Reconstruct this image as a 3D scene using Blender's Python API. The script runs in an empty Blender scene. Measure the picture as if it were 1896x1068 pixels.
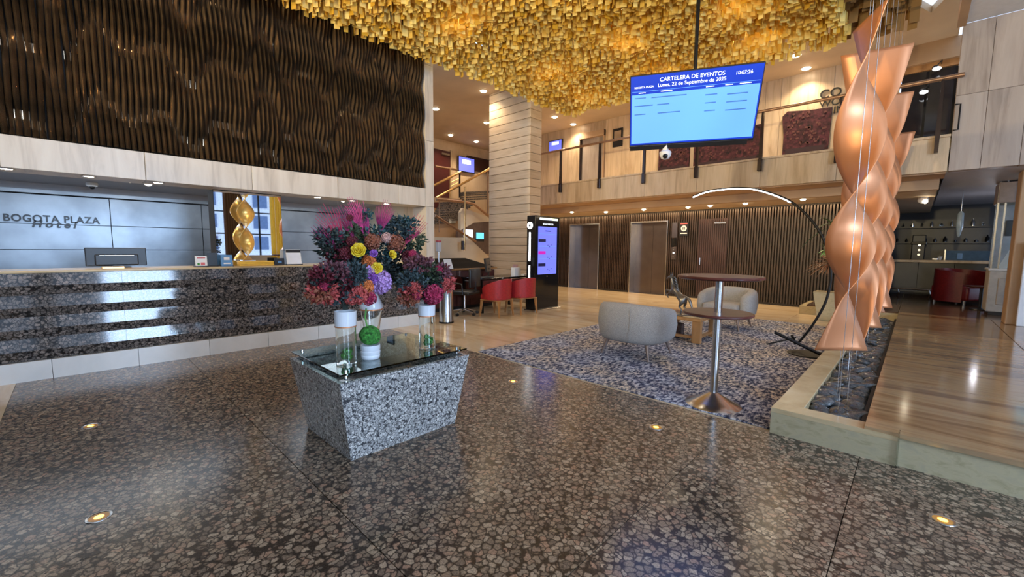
import bpy, bmesh, math, random
from mathutils import Vector, Matrix, noise
C = bpy.context.scene.collection
rnd = random.Random(7)
PI = math.pi
# ---------------------------------------------------------------- camera
FPX, CX, CY, EYE = 776.0, 948.0, 534.0, 1.4
MR = Matrix(((0.72046354, -0.0728731, 0.6896534),
             (0.69343536, 0.06289975, -0.71776808),
             (0.00892696, 0.99535578, 0.09584976)))
cd = bpy.data.cameras.new('camera'); cam = bpy.data.objects.new('camera', cd); C.objects.link(cam)
cam.matrix_world = Matrix.Translation((0, 0, EYE)) @ MR.to_4x4()
cd.sensor_width = 36; cd.lens = FPX / 1896 * 36; cd.clip_start = 0.05
bpy.context.scene.camera = cam
# ---------------------------------------------------------------- world, exposure, large lights
w = bpy.data.worlds.new('world'); bpy.context.scene.world = w; w.use_nodes = True
bg = w.node_tree.nodes['Background']; bg.inputs[0].default_value = (0.55, 0.72, 1.0, 1); bg.inputs[1].default_value = 1.6
vs = bpy.context.scene.view_settings
vs.view_transform = 'Standard'; vs.look = 'None'; vs.exposure = 0.62; vs.gamma = 1; vs.use_curve_mapping = False

def area(name, loc, rot, sx, sy, power, col):
    l = bpy.data.lights.new(name, 'AREA'); l.shape = 'RECTANGLE'; l.size = sx; l.size_y = sy; l.energy = power; l.color = col
    o = bpy.data.objects.new(name, l); o.location = loc; o.rotation_euler = rot; C.objects.link(o); return o
DAY = (0.50, 0.70, 1.0)
WARM = (1.0, 0.72, 0.42)
area('window_daylight', (6.8, 1.55, 2.8), (0, math.radians(90), 0), 3.4, 1.9, 430, DAY)       # street windows on the right
area('entrance_daylight', (4.6, -5.7, 2.4), (math.radians(90), 0, math.radians(20)), 3.6, 3.6, 70, DAY)     # glazed entrance behind the camera
def spot(loc, power, col=WARM, size=110, blend=0.8, rad=0.05, aim=None):
    l = bpy.data.lights.new('downlight_or_fill_beam', 'SPOT'); l.energy = power; l.color = col; l.spot_size = math.radians(size)
    l.spot_blend = blend; l.shadow_soft_size = rad
    o = bpy.data.objects.new('downlight_or_fill_beam', l); o.location = loc; C.objects.link(o)
    if aim: o.rotation_euler = (Vector(aim) - Vector(loc)).to_track_quat('-Z', 'Y').to_euler()
    return o
def glow(loc, power, col=WARM, rad=0.08):
    l = bpy.data.lights.new('point_glow', 'POINT'); l.energy = power; l.color = col; l.shadow_soft_size = rad
    o = bpy.data.objects.new('point_glow', l); o.location = loc; C.objects.link(o); return o

# ---------------------------------------------------------------- materials
MATS = {}
def nm(name):
    m = bpy.data.materials.new(name); m.use_nodes = True; MATS[name] = m
    return m, m.node_tree.nodes, m.node_tree.links, m.node_tree.nodes['Principled BSDF']
def plain(name, col, rough=0.5, metal=0.0, emit=0, spec=0.5, var=0.06, scale=12, **kw):
    m, N, L, b = nm(name)
    b.inputs['Roughness'].default_value = rough; b.inputs['Metallic'].default_value = metal
    b.inputs['Specular IOR Level'].default_value = spec
    if emit:
        b.inputs['Emission Color'].default_value = (*col, 1); b.inputs['Emission Strength'].default_value = emit
        b.inputs['Base Color'].default_value = (*col, 1); return m
    t = N.new('ShaderNodeTexCoord'); n = N.new('ShaderNodeTexNoise'); n.inputs['Scale'].default_value = scale
    n.inputs['Detail'].default_value = 4
    L.new(t.outputs['Object'], n.inputs['Vector'])
    r = N.new('ShaderNodeValToRGB'); L.new(n.outputs['Fac'], r.inputs[0]); L.new(r.outputs[0], b.inputs['Base Color'])
    r.color_ramp.elements[0].position = 0.3; r.color_ramp.elements[1].position = 0.7
    r.color_ramp.elements[0].color = (*[c * (1 - var * 2) for c in col], 1)
    r.color_ramp.elements[1].color = (*[min(1, c * (1 + var * 2)) for c in col], 1)
    if kw.get('trans'):
        b.inputs['Transmission Weight'].default_value = kw['trans']; b.inputs['IOR'].default_value = kw.get('ior', 1.45)
    if kw.get('bump'):
        bp = N.new('ShaderNodeBump'); bp.inputs['Strength'].default_value = kw['bump']; bp.inputs['Distance'].default_value = 0.01
        L.new(n.outputs['Fac'], bp.inputs['Height']); L.new(bp.outputs[0], b.inputs['Normal'])
    if kw.get('coat'): b.inputs['Coat Weight'].default_value = kw['coat']; b.inputs['Coat Roughness'].default_value = 0.05
    return m
def veined(name, cols, rough, stretch, scale=2.0, rand=0.12, detail=8, coat=0):
    """stone / wood with stretched grain, tone shifts from piece to piece"""
    m, N, L, b = nm(name)
    t = N.new('ShaderNodeTexCoord'); oi = N.new('ShaderNodeObjectInfo')
    mp = N.new('ShaderNodeMapping'); mp.inputs['Scale'].default_value = stretch
    L.new(t.outputs['Object'], mp.inputs[0])
    ad = N.new('ShaderNodeVectorMath'); ad.operation = 'ADD'; ml = N.new('ShaderNodeVectorMath'); ml.operation = 'SCALE'
    ml.inputs[0].default_value = (37, 21, 53); L.new(oi.outputs['Random'], ml.inputs['Scale'])
    L.new(mp.outputs[0], ad.inputs[0]); L.new(ml.outputs[0], ad.inputs[1])
    n = N.new('ShaderNodeTexNoise'); n.inputs['Scale'].default_value = scale; n.inputs['Detail'].default_value = detail
    n.inputs['Roughness'].default_value = 0.62; n.inputs['Distortion'].default_value = 0.6
    L.new(ad.outputs[0], n.inputs['Vector'])
    r = N.new('ShaderNodeValToRGB'); e = r.color_ramp.elements
    k = len(cols)
    while len(e) < k: e.new(0.5)
    for i, c in enumerate(cols): e[i].position = 0.3 + 0.4 * i / (k - 1); e[i].color = (*c, 1)
    L.new(n.outputs['Fac'], r.inputs[0])
    mr = N.new('ShaderNodeMapRange'); mr.inputs['To Min'].default_value = 1 - rand; mr.inputs['To Max'].default_value = 1 + rand
    L.new(oi.outputs['Random'], mr.inputs['Value'])
    hs = N.new('ShaderNodeHueSaturation'); L.new(mr.outputs[0], hs.inputs['Value']); L.new(r.outputs[0], hs.inputs['Color'])
    L.new(hs.outputs[0], b.inputs['Base Color']); b.inputs['Roughness'].default_value = rough
    if coat: b.inputs['Coat Weight'].default_value = coat; b.inputs['Coat Roughness'].default_value = 0.03
    return m
def granite(name, cell, cells, dark, rough, rand=0.1, scale=30, soft=0):
    m, N, L, b = nm(name)
    t = N.new('ShaderNodeTexCoord'); oi = N.new('ShaderNodeObjectInfo')
    ml = N.new('ShaderNodeVectorMath'); ml.operation = 'SCALE'; ml.inputs[0].default_value = (17, 31, 11)
    L.new(oi.outputs['Random'], ml.inputs['Scale'])
    ad = N.new('ShaderNodeVectorMath'); ad.operation = 'ADD'; L.new(t.outputs['Object'], ad.inputs[0]); L.new(ml.outputs[0], ad.inputs[1])
    n0 = N.new('ShaderNodeTexNoise'); n0.inputs['Scale'].default_value = scale * .9; n0.inputs['Detail'].default_value = 2
    L.new(ad.outputs[0], n0.inputs['Vector'])
    mx = N.new('ShaderNodeMixRGB'); mx.inputs[0].default_value = 0.04; L.new(ad.outputs[0], mx.inputs[1]); L.new(n0.outputs['Color'], mx.inputs[2])
    v = N.new('ShaderNodeTexVoronoi'); v.feature = 'DISTANCE_TO_EDGE'; v.inputs['Scale'].default_value = scale; L.new(mx.outputs[0], v.inputs['Vector'])
    v2 = N.new('ShaderNodeTexVoronoi'); v2.inputs['Scale'].default_value = scale; L.new(mx.outputs[0], v2.inputs['Vector'])
    fine = N.new('ShaderNodeTexNoise'); fine.inputs['Scale'].default_value = scale * 5; fine.inputs['Detail'].default_value = 3; L.new(ad.outputs[0], fine.inputs['Vector'])
    cr = N.new('ShaderNodeValToRGB'); e = cr.color_ramp.elements
    while len(e) < len(cells): e.new(0.5)
    for i, c in enumerate(cells): e[i].position = i / (len(cells) - 1); e[i].color = (*c, 1)
    sp = N.new('ShaderNodeSeparateColor'); L.new(v2.outputs['Color'], sp.inputs[0]); L.new(sp.outputs[0], cr.inputs[0])
    er = N.new('ShaderNodeValToRGB'); er.color_ramp.elements[0].position = cell; er.color_ramp.elements[1].position = cell + soft
    er.color_ramp.elements[0].color = (1, 1, 1, 1); er.color_ramp.elements[1].color = (0, 0, 0, 1); L.new(v2.outputs['Distance'], er.inputs[0])
    m1 = N.new('ShaderNodeMixRGB'); m1.inputs[1].default_value = (*dark, 1); e2r = N.new('ShaderNodeValToRGB'); e2r.color_ramp.elements[0].position = 0.015; e2r.color_ramp.elements[1].position = 0.13; L.new(v.outputs['Distance'], e2r.inputs[0])
    mm = N.new('ShaderNodeMath'); mm.operation = 'MULTIPLY'; L.new(er.outputs[0], mm.inputs[0]); L.new(e2r.outputs[0], mm.inputs[1]); L.new(mm.outputs[0], m1.inputs[0]); L.new(cr.outputs[0], m1.inputs[2])
    m2 = N.new('ShaderNodeMixRGB'); m2.blend_type = 'OVERLAY'; m2.inputs[0].default_value = 0.95; L.new(m1.outputs[0], m2.inputs[1]); L.new(fine.outputs['Fac'], m2.inputs[2])
    mr = N.new('ShaderNodeMapRange'); mr.inputs['To Min'].default_value = 1 - rand; mr.inputs['To Max'].default_value = 1 + rand
    L.new(oi.outputs['Random'], mr.inputs['Value'])
    hs = N.new('ShaderNodeHueSaturation'); L.new(mr.outputs[0], hs.inputs['Value']); L.new(m2.outputs[0], hs.inputs['Color'])
    L.new(hs.outputs[0], b.inputs['Base Color']); b.inputs['Roughness'].default_value = rough
    return m
floor_granite = granite('floor_granite', 0.50, [(.34, .25, .165), (.19, .14, .10), (.48, .37, .255), (.26, .19, .13), (.40, .25, .165)], (.050, .037, .027), 0.2, 0.05, 30, .22)
block_granite = granite('block_granite', 0.58, [(.58, .55, .51), (.36, .35, .34), (.76, .73, .68)], (.05, .05, .055), 0.12, 0.05, 50, .2)
counter_granite = granite('counter_granite', 0.55, [(.20, .17, .15), (.10, .09, .085), (.28, .23, .20)], (.016, .015, .015), 0.07, 0.06, 34, .16)
marble_floor = veined('marble_floor', [(.56, .40, .23), (.72, .56, .36), (.80, .66, .46)], 0.12, (0.5, 3, 1), 1.2, 0.05)
platform_marble = veined('platform_marble', [(.14, .07, .03), (.33, .19, .09), (.44, .29, .15), (.27, .17, .10), (.21, .12, .06)], 0.12, (0.35, 2.6, 1), 1.3, 0.06)
curb_marble = veined('curb_marble', [(.50, .35, .18), (.64, .49, .28), (.70, .56, .36)], 0.2, (1, 1, 3), 2.5, 0.05)
curb_face = veined('curb_face', [(.36, .30, .17), (.52, .44, .27), (.44, .38, .25)], 0.35, (1, 1, 2), 9, 0.05)
travertine = veined('travertine', [(.50, .42, .33), (.68, .59, .48), (.74, .66, .55)], 0.35, (1, 5, .5), 1.6, 0.07)
travertine_y = veined('travertine_warm', [(.42, .29, .17), (.60, .44, .28), (.68, .52, .35)], 0.35, (5, 1, .5), 1.6, 0.07)
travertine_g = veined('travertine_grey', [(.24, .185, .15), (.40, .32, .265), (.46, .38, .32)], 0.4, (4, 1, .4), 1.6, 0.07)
column_stone = veined('column_stone', [(.52, .37, .23), (.62, .46, .30), (.68, .53, .37)], 0.45, (.6, .6, 5), 2, 0.08)
white_tile = veined('white_tile', [(.66, .64, .60), (.78, .76, .72)], 0.25, (1, 1, 1), 2, 0.04)
dark_wood = plain('dark_lacquered_slats', (.23, .155, .09), 0.2, 0.75, var=.25, scale=5, spec=0.9)
slat_wood = plain('slat_wood', (.038, .021, .014), 0.4, var=.2, scale=6)
slat_back = plain('slat_backing', (.012, .008, .006), 0.7)
copper = plain('copper_sheet', (.70, .30, .14), 0.42, 0.5, var=.05, scale=2)
brass = plain('brass', (.72, .47, .20), 0.28, 0.9)
rail_bronze = plain('bronze_rail', (.34, .20, .12), 0.35, 0.7)
post_dark = plain('dark_bronze_post', (.035, .022, .02), 0.25, 0.5)
chrome = plain('brushed_steel', (.62, .62, .62), 0.22, 1.0, var=.03, scale=30)
lift_steel = plain('lift_door_steel', (.17, .14, .13), 0.28, 0.85, var=.05, scale=3)
black = plain('black_plastic', (.012, .012, .013), 0.35)
black_gloss = plain('black_gloss', (.008, .008, .009), 0.08)
blackmetal = plain('black_metal', (.015, .014, .014), 0.4, 0.6)
white_paint = plain('white_paint', (.72, .72, .72), 0.6, var=.02)
white_gloss = plain('white_ceramic', (.78, .80, .84), 0.18, var=.02)
cream_wall = plain('cream_wall', (.66, .55, .40), 0.6, var=.03, scale=3)
tan_ceiling = plain('tan_ceiling', (.62, .47, .31), 0.7, var=.03, scale=2)
brown_soffit = plain('brown_soffit', (.46, .29, .16), 0.6, var=.04, scale=2)
grey_ceiling = plain('grey_ceiling', (.50, .49, .52), 0.5, var=.02)
red_leather = plain('red_leather', (.36, .022, .026), 0.35, var=.1, scale=30)
dark_red = plain('dark_red_leather', (.16, .012, .014), 0.35, var=.1, scale=30)
oak = veined('oak_wood', [(.34, .16, .055), (.50, .26, .10)], 0.4, (1, 1, .2), 8, .06)
mahogany = plain('mahogany_top', (.085, .022, .018), 0.34, var=.2, scale=8, coat=.15)
fabric = plain('grey_boucle', (.43, .41, .39), 0.95, var=.16, scale=130, bump=.8)
taupe_leg = plain('taupe_leg', (.26, .19, .16), 0.3, 0.3)
niche_panel = plain('niche_metal_panel', (.30, .33, .36), 0.35, 0.5, var=.15, scale=2.0)
mirror = plain('mirror', (.92, .92, .92), 0.015, 1.0, var=0)
glass = plain('clear_glass', (.97, 1, .99), 0.0, trans=1.0, var=0)
table_glass = plain('green_table_glass', (.62, .85, .80), 0.0, trans=1.0, var=0, ior=1.5)
moss = plain('moss', (.05, .24, .035), 0.9, var=.4, scale=60, bump=1)
stone_m = veined('river_stone', [(.03, .033, .036), (.085, .09, .095), (.15, .145, .14)], 0.2, (1, 1, 1), 9, .35)
sofa_rose = plain('burgundy_textile', (.045, .010, .013), 0.9, var=.5, scale=14)
def cloth(name, col):
    m = plain(name, col, .8); N = m.node_tree.nodes; L = m.node_tree.links
    t = N.new('ShaderNodeBsdfTranslucent'); t.inputs[0].default_value = (*col, 1); ms = N.new('ShaderNodeMixShader'); ms.inputs[0].default_value = .5
    L.new(N['Principled BSDF'].outputs[0], ms.inputs[1]); L.new(t.outputs[0], ms.inputs[2]); L.new(ms.outputs[0], N['Material Output'].inputs[0]); return m
gold_yellow = plain('gold_yellow', (.85, .52, .06), 0.5)
yellow_curtain = cloth('yellow_curtain', (.95, .60, .08))
brown_drape = cloth('brown_drape', (.14, .055, .018))
paper = plain('paper_white', (.80, .80, .78), 0.6, var=.01)
paper_blue = plain('paper_blue', (.10, .26, .50), 0.4)
paper_red = plain('paper_red', (.62, .12, .12), 0.5)
dark_room = plain('dark_room_wall', (.02, .014, .012), 0.3)
win_glass_dark = plain('dark_glazing', (.02, .018, .022), 0.06)
lampglow = plain('lamp_glow', (1, .86, .62), emit=16)
ledwhite = plain('led_white', (.92, .95, 1), emit=6)
amber = plain('amber_lamp', (1, .50, .05), emit=7)
amber_lens = plain('amber_lens', (.75, .36, .08), 0.25)
screen_blue = plain('screen_light_blue', (.10, .29, .95), emit=0.74)
screen_dark = plain('screen_royal_blue', (.0, .025, .36), emit=0.6)
screen_text = plain('screen_text_white', (.8, .88, 1), emit=1.0)
screen_line = plain('screen_text_dark', (.04, .13, .38), emit=0.5)
kiosk_screen = plain('kiosk_screen', (.14, .17, .78), emit=0.65)
kiosk_dark = plain('kiosk_badge_dark', (.02, .02, .12), 0.3)
kiosk_pink = plain('kiosk_badge_pink', (.42, .01, .32), emit=.7)
pale_green = plain('pale_yellow_glow', (.9, .95, .35), emit=1.5)
cyan_scr = plain('cyan_screen', (.12, .55, .75), emit=1.0)
facade = plain('facade_white', (.7, .75, .85), 0.6)
facade_win = plain('facade_window', (.12, .18, .32), 0.2)
def rugmat():
    m, N, L, b = nm('rug_pile')
    t = N.new('ShaderNodeTexCoord')
    a = N.new('ShaderNodeTexNoise'); a.inputs['Scale'].default_value = 19; a.inputs['Detail'].default_value = 5; a.inputs['Roughness'].default_value = .8
    mp = N.new('ShaderNodeMapping'); mp.inputs['Scale'].default_value = (1.6, .8, 1); L.new(t.outputs['Object'], mp.inputs[0]); L.new(mp.outputs[0], a.inputs['Vector'])
    r = N.new('ShaderNodeValToRGB'); e = r.color_ramp.elements; e[0].position = .38; e[0].color = (.010, .011, .022, 1)
    e[1].position = .57; e[1].color = (.86, .82, .76, 1)
    x = e.new(.46); x.color = (.05, .065, .15, 1); x = e.new(.51); x.color = (.40, .39, .40, 1)
    L.new(a.outputs['Fac'], r.inputs[0])
    c = N.new('ShaderNodeTexNoise'); c.inputs['Scale'].default_value = 1.3; c.inputs['Detail'].default_value = 3; L.new(t.outputs['Object'], c.inputs['Vector'])
    r2 = N.new('ShaderNodeValToRGB'); r2.color_ramp.elements[0].position = .42; r2.color_ramp.elements[0].color = (.80, .86, 1.0, 1)
    r2.color_ramp.elements[1].position = .62; r2.color_ramp.elements[1].color = (1.0, .88, .72, 1); L.new(c.outputs['Fac'], r2.inputs[0])
    mx = N.new('ShaderNodeMixRGB'); mx.blend_type = 'MULTIPLY'; mx.inputs[0].default_value = 1; L.new(r.outputs[0], mx.inputs[1]); L.new(r2.outputs[0], mx.inputs[2])
    L.new(mx.outputs[0], b.inputs['Base Color']); b.inputs['Roughness'].default_value = .95
    bp = N.new('ShaderNodeBump'); bp.inputs['Distance'].default_value = .01; L.new(a.outputs['Fac'], bp.inputs['Height']); L.new(bp.outputs[0], b.inputs['Normal'])
    return m
rug_m = rugmat()
def goldmat(name, c1, c2):
    m, N, L, b = nm(name)
    g = N.new('ShaderNodeNewGeometry')
    r = N.new('ShaderNodeValToRGB'); e = r.color_ramp.elements; e[0].color = (*c1, 1); e[1].color = (*c2, 1)
    mid = e.new(.5); mid.color = (*[(x + y) / 2 for x, y in zip(c1, c2)], 1)
    L.new(g.outputs['Random Per Island'], r.inputs[0]); L.new(r.outputs[0], b.inputs['Base Color'])
    b.inputs['Metallic'].default_value = .25; b.inputs['Roughness'].default_value = .4
    tr = N.new('ShaderNodeBsdfTranslucent'); L.new(r.outputs[0], tr.inputs[0])
    ms = N.new('ShaderNodeMixShader'); ms.inputs[0].default_value = .45
    L.new(b.outputs[0], ms.inputs[1]); L.new(tr.outputs[0], ms.inputs[2]); L.new(ms.outputs[0], N['Material Output'].inputs[0])
    return m
gold = goldmat('gold_plate', (.82, .54, .05), (1.0, .88, .38))
gold2 = goldmat('bronze_plate', (.30, .15, .04), (.42, .24, .08))  # gold plates with their unlit darkness put into the colour
gold_one = [plain('gold_sheet_%d' % i, c, .36, .35, var=.04) for i, c in enumerate([(.85, .50, .06), (.95, .68, .18), (.78, .42, .05), (.92, .78, .40)])]

# ---------------------------------------------------------------- mesh helpers
class MB:
    def __init__(s): s.v = []; s.f = []; s.mi = []; s.cur = 0
    def add(s, vs, fs):
        o = len(s.v); s.v += [tuple(v) for v in vs]; s.f += [tuple(i + o for i in f) for f in fs]; s.mi += [s.cur] * len(fs); return s
    def box(s, x0, x1, y0, y1, z0, z1):
        vs = [(x, y, z) for z in (z0, z1) for x, y in ((x0, y0), (x1, y0), (x1, y1), (x0, y1))]
        return s.add(vs, [(3, 2, 1, 0), (4, 5, 6, 7), (0, 1, 5, 4), (1, 2, 6, 5), (2, 3, 7, 6), (3, 0, 4, 7)])
    def bbox(s, x0, x1, y0, y1, z0, z1, b=.01, seg=2):
        bm = bmesh.new(); bmesh.ops.create_cube(bm, size=1)
        for v in bm.verts: v.co = Vector(((x0 + x1) / 2 + v.co.x * (x1 - x0), (y0 + y1) / 2 + v.co.y * (y1 - y0), (z0 + z1) / 2 + v.co.z * (z1 - z0)))
        bmesh.ops.bevel(bm, geom=bm.edges[:], offset=b, segments=seg, affect='EDGES', profile=.5)
        return s.bm(bm)
    def bm(s, bm):
        bm.verts.ensure_lookup_table(); bm.verts.index_update()
        s.add([v.co[:] for v in bm.verts], [tuple(v.index for v in f.verts) for f in bm.faces]); bm.free(); return s
    def prism(s, pts, a, b):
        """pts 3D base loop; a->b offsets as vectors"""
        n = len(pts); A = [Vector(p) + Vector(a) for p in pts]; B = [Vector(p) + Vector(b) for p in pts]
        return s.add(A + B, [tuple(range(n - 1, -1, -1)), tuple(range(n, 2 * n))] + [(i, (i + 1) % n, n + (i + 1) % n, n + i) for i in range(n)])
    def tube(s, path, r, n=8, cap=True, flat=1.0):
        P = [Vector(p) for p in path]; k = len(P); R = r if isinstance(r, (list, tuple)) else [r] * k
        rings = []; u = None
        for i in range(k):
            t = (P[min(i + 1, k - 1)] - P[max(i - 1, 0)]).normalized()
            if u is None:
                u = t.orthogonal().normalized()
                if abs(t.z) < .9: u = t.cross(Vector((0, 0, 1))).normalized()
            else: u = (u - u.dot(t) * t).normalized()
            v = t.cross(u)
            rings.append([P[i] + (u * math.cos(2 * PI * j / n) + v * math.sin(2 * PI * j / n) * flat) * R[i] for j in range(n)])
        vs = [p for q in rings for p in q]
        fs = [(i * n + j, i * n + (j + 1) % n, (i + 1) * n + (j + 1) % n, (i + 1) * n + j) for i in range(k - 1) for j in range(n)]
        if cap: fs += [tuple(range(n - 1, -1, -1)), tuple((k - 1) * n + j for j in range(n))]
        return s.add(vs, fs)
    def lathe(s, prof, c=(0, 0, 0), n=24, sx=1, sy=1):
        k = len(prof); vs = []
        for r, z in prof:
            for j in range(n): a = 2 * PI * j / n; vs.append((c[0] + r * sx * math.cos(a), c[1] + r * sy * math.sin(a), c[2] + z))
        fs = [(i * n + j, i * n + (j + 1) % n, (i + 1) * n + (j + 1) % n, (i + 1) * n + j) for i in range(k - 1) for j in range(n)]
        if prof[0][0] > 1e-4: fs.append(tuple(range(n - 1, -1, -1)))
        if prof[-1][0] > 1e-4: fs.append(tuple((k - 1) * n + j for j in range(n)))
        return s.add(vs, fs)
    def ball(s, c, r, sub=2, sc=(1, 1, 1), jit=0, seed=0):
        bm = bmesh.new(); bmesh.ops.create_icosphere(bm, subdivisions=sub, radius=1)
        for v in bm.verts:
            k = 1 + jit * noise.noise(v.co * 1.7 + Vector((seed * 3.1, seed, 0)))
            v.co = Vector((c[0] + v.co.x * r * sc[0] * k, c[1] + v.co.y * r * sc[1] * k, c[2] + v.co.z * r * sc[2] * k))
        return s.bm(bm)
    def mesh(s, name, mat, smooth=None):
        me = bpy.data.meshes.new(name); me.from_pydata(s.v, [], s.f)
        ms = mat if isinstance(mat, (list, tuple)) else [mat]
        for m in ms: me.materials.append(m)
        if len(ms) > 1: me.polygons.foreach_set('material_index', s.mi)
        if smooth:
            me.polygons.foreach_set('use_smooth', [True] * len(me.polygons)); me.update(); me.set_sharp_from_angle(angle=math.radians(smooth))
        me.update(); return me
    def build(s, name, mat, parent=None, smooth=None, loc=None, label=None, kind=None, rot=None):
        return link(name, s.mesh(name, mat, smooth), parent, loc, label, kind, rot)
def link(name, me, parent=None, loc=None, label=None, kind=None, rot=None):
    o = bpy.data.objects.new(name, me); C.objects.link(o)
    if parent: o.parent = parent
    if loc is not None: o.location = loc
    if rot is not None: o.rotation_euler = rot
    if label: o['label'] = label
    if kind: o['kind'] = kind
    return o
def thing(name, label, cat, loc=(0, 0, 0), rz=0, group=None):
    o = bpy.data.objects.new(name, None); C.objects.link(o); o.location = loc; o.rotation_euler = (0, 0, rz)
    o['label'] = label; o['category'] = cat
    if group: o['group'] = group
    return o
def tag(o, label, cat, group=None):
    o['label'] = label; o['category'] = cat
    if group: o['group'] = group
    return o
def copy_tree(o, parent=None):
    c = o.copy(); C.objects.link(c)
    if parent: c.parent = parent
    for ch in list(o.children): copy_tree(ch, c)
    return c
def struct(name, mb, m, parent=None, smooth=None, label=None):
    o = mb.build(name, m, parent, smooth)
    if parent is None: o['kind'] = 'structure'
    if label: o['label'] = label
    return o
def sempty(name, loc=(0, 0, 0), label=None):
    o = bpy.data.objects.new(name, None); C.objects.link(o); o.location = loc; o['kind'] = 'structure'
    if label: o['label'] = label
    return o
def ray(px, py): return MR @ Vector((px - CX, -(py - CY), -FPX))
def onx(px, py, X): r = ray(px, py); t = X / r.x; return Vector((X, r.y * t, EYE + r.z * t))
def ony(px, py, Y): r = ray(px, py); t = Y / r.y; return Vector((r.x * t, Y, EYE + r.z * t))
def text(name, body, size, mat, parent=None, M=None, ext=.004, align='CENTER', shear=0, xs=1, sp=1, fit=None, off=0):
    c = bpy.data.curves.new(name, 'FONT'); c.body = body; c.size = size; c.extrude = ext; c.align_x = align; c.align_y = 'CENTER'; c.shear = shear
    c.space_character = sp; c.offset = size * off; c.materials.append(mat)
    q = bpy.data.objects.new(name, c); C.objects.link(q)
    bpy.context.view_layer.update()
    me = bpy.data.meshes.new_from_object(q.evaluated_get(bpy.context.evaluated_depsgraph_get())); me.name = name
    bpy.data.objects.remove(q)
    if fit:
        xs_ = [v.co.x for v in me.vertices]; xs = fit / (max(xs_) - min(xs_))
    o = link(name, me, parent); o.matrix_local = M @ Matrix.Diagonal((xs, 1, 1, 1))
    return o
def frame(loc, right, up):
    r = Vector(right).normalized(); u = Vector(up).normalized(); n = r.cross(u)
    return Matrix(((r.x, u.x, n.x, loc[0]), (r.y, u.y, n.y, loc[1]), (r.z, u.z, n.z, loc[2]), (0, 0, 0, 1)))

def sign_text(name, body, size, mat, parent, M, ext=.01, **kw):
    o = text(name, body, size, mat, parent, M, ext, **kw); me = o.data; mw = o.matrix_basis.copy()
    bm = bmesh.new(); bm.from_mesh(me); bmesh.ops.remove_doubles(bm, verts=bm.verts[:], dist=1e-5); seen = set(); isl = []
    for v in bm.verts:
        if v in seen: continue
        st = [v]; seen.add(v); g = []
        while st:
            a = st.pop(); g.append(a)
            for e in a.link_edges:
                b = e.other_vert(a)
                if b not in seen: seen.add(b); st.append(b)
        isl.append(g)
    for g in isl:
        ix = {v: i for i, v in enumerate(g)}; fs = {f for v in g for f in v.link_faces}
        m2 = bpy.data.meshes.new(name); m2.from_pydata([v.co[:] for v in g], [], [[ix[v] for v in f.verts] for f in fs]); m2.materials.append(mat)
        q = link(name, m2, parent); q.matrix_basis = mw
    bm.free(); bpy.data.objects.remove(o)
# ================================================================ SETTING
fl = sempty('floor', label='polished dark speckled granite floor in large slabs')
slab = MB().box(-.398, .398, -.69, .69, -.04, 0).mesh('floor_slab', floor_granite)
for i in range(-8, 9):
    for j in range(3):
        if i > 0 and j > 3: continue
        link('floor_slab', slab, fl, (-.58 - .8 * -i * -1 if False else .22 + .8 * i, .20 + 1.385 * j, 0))
fm = sempty('floor.001', label='warm cream marble floor beyond the granite')
big = MB().box(-.797, .797, -.797, .797, -.04, 0).mesh('floor_slab', marble_floor)
for i in range(-9, 1):
    for j in range(0, 6):
        link('floor_slab', big, fm, (-1.0 + 1.6 * i + .0, 4.46 + 1.6 * j, 0))
front = MB().box(-.797, .797, -.797, .797, -.04, 0).mesh('floor_slab', marble_floor)
for i in range(-4, 5):
    for j in range(3): link('floor_slab', front, fm, (-.2 + 1.6 * i, -1.29 - 1.6 * j, 0))
struct('floor.002', MB().box(-14, 8, -6, 18, -.3, -.045), slat_back, label='screed under the slabs')
# platform on the right
pf = sempty('floor.003', label='raised brown veined marble platform')
pm = MB().box(-.595, .595, -.745, .745, -.03, 0).mesh('floor_slab', platform_marble)
for i in range(6):
    for j in range(5):
        x0 = -.175 + 1.2 * i + .6; y0 = 3.64 + 1.5 * j + .75
        link('floor_slab', pm, pf, (x0, y0, .22))
pm2 = MB().box(-.745, .745, -.745, .745, -.03, 0).mesh('floor_slab', veined('bar_floor', [(.05, .028, .018), (.12, .07, .045), (.17, .11, .07)], 0.15, (.5, 3, 1), 2, .1))
for i in range(-1, 5):
    for j in range(5): link('floor_slab', pm2, pf, (-.17 + 1.5 * i + .745, 11.14 + 1.5 * j + .75, .218))
MB().box(.0, 8, 3.66, 11.2, 0, .188).build('riser', curb_face, pf)
MB().box(-1.8, 8, 11.15, 18.6, 0, .188).build('riser', curb_face, pf)
# ceilings
struct('ceiling', MB().box(-6.9, 8, -6, 9.6, 6.2, 6.3), white_paint, label='white main ceiling above the gold chandelier')
cl = MB(); P = [(-14, 5.6), (-6.9, 5.6), (-6.9, 9.2), (-.6, 9.2), (-.12, 10.5), (.27, 9.4), (.27, 12.2), (-14, 14)]
cl.prism([(x, y, 5.5) for x, y in P], (0, 0, 0), (0, 0, .12)); struct('ceiling.001', cl, tan_ceiling, label='tan ceiling over the gallery')
struct('ceiling.002', MB().box(.27, 8, 3.0, 10, 5.0, 5.1), white_paint, label='lower white ceiling at the right')
struct('trim_1', MB().box(.2, .30, 3.0, 10, 4.96, 6.2), brown_soffit, label='brown edge of the upper ceiling')
struct('ceiling.003', MB().box(.25, 8, 10.2, 17.5, 2.72, 2.8), grey_ceiling, label='grey lowered ceiling over the bar')
struct('ceiling.004', MB().box(-10.7, .19, 10.97, 18.5, 2.54, 2.62), tan_ceiling, label='cream soffit strip above the slatted wall')
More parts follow.
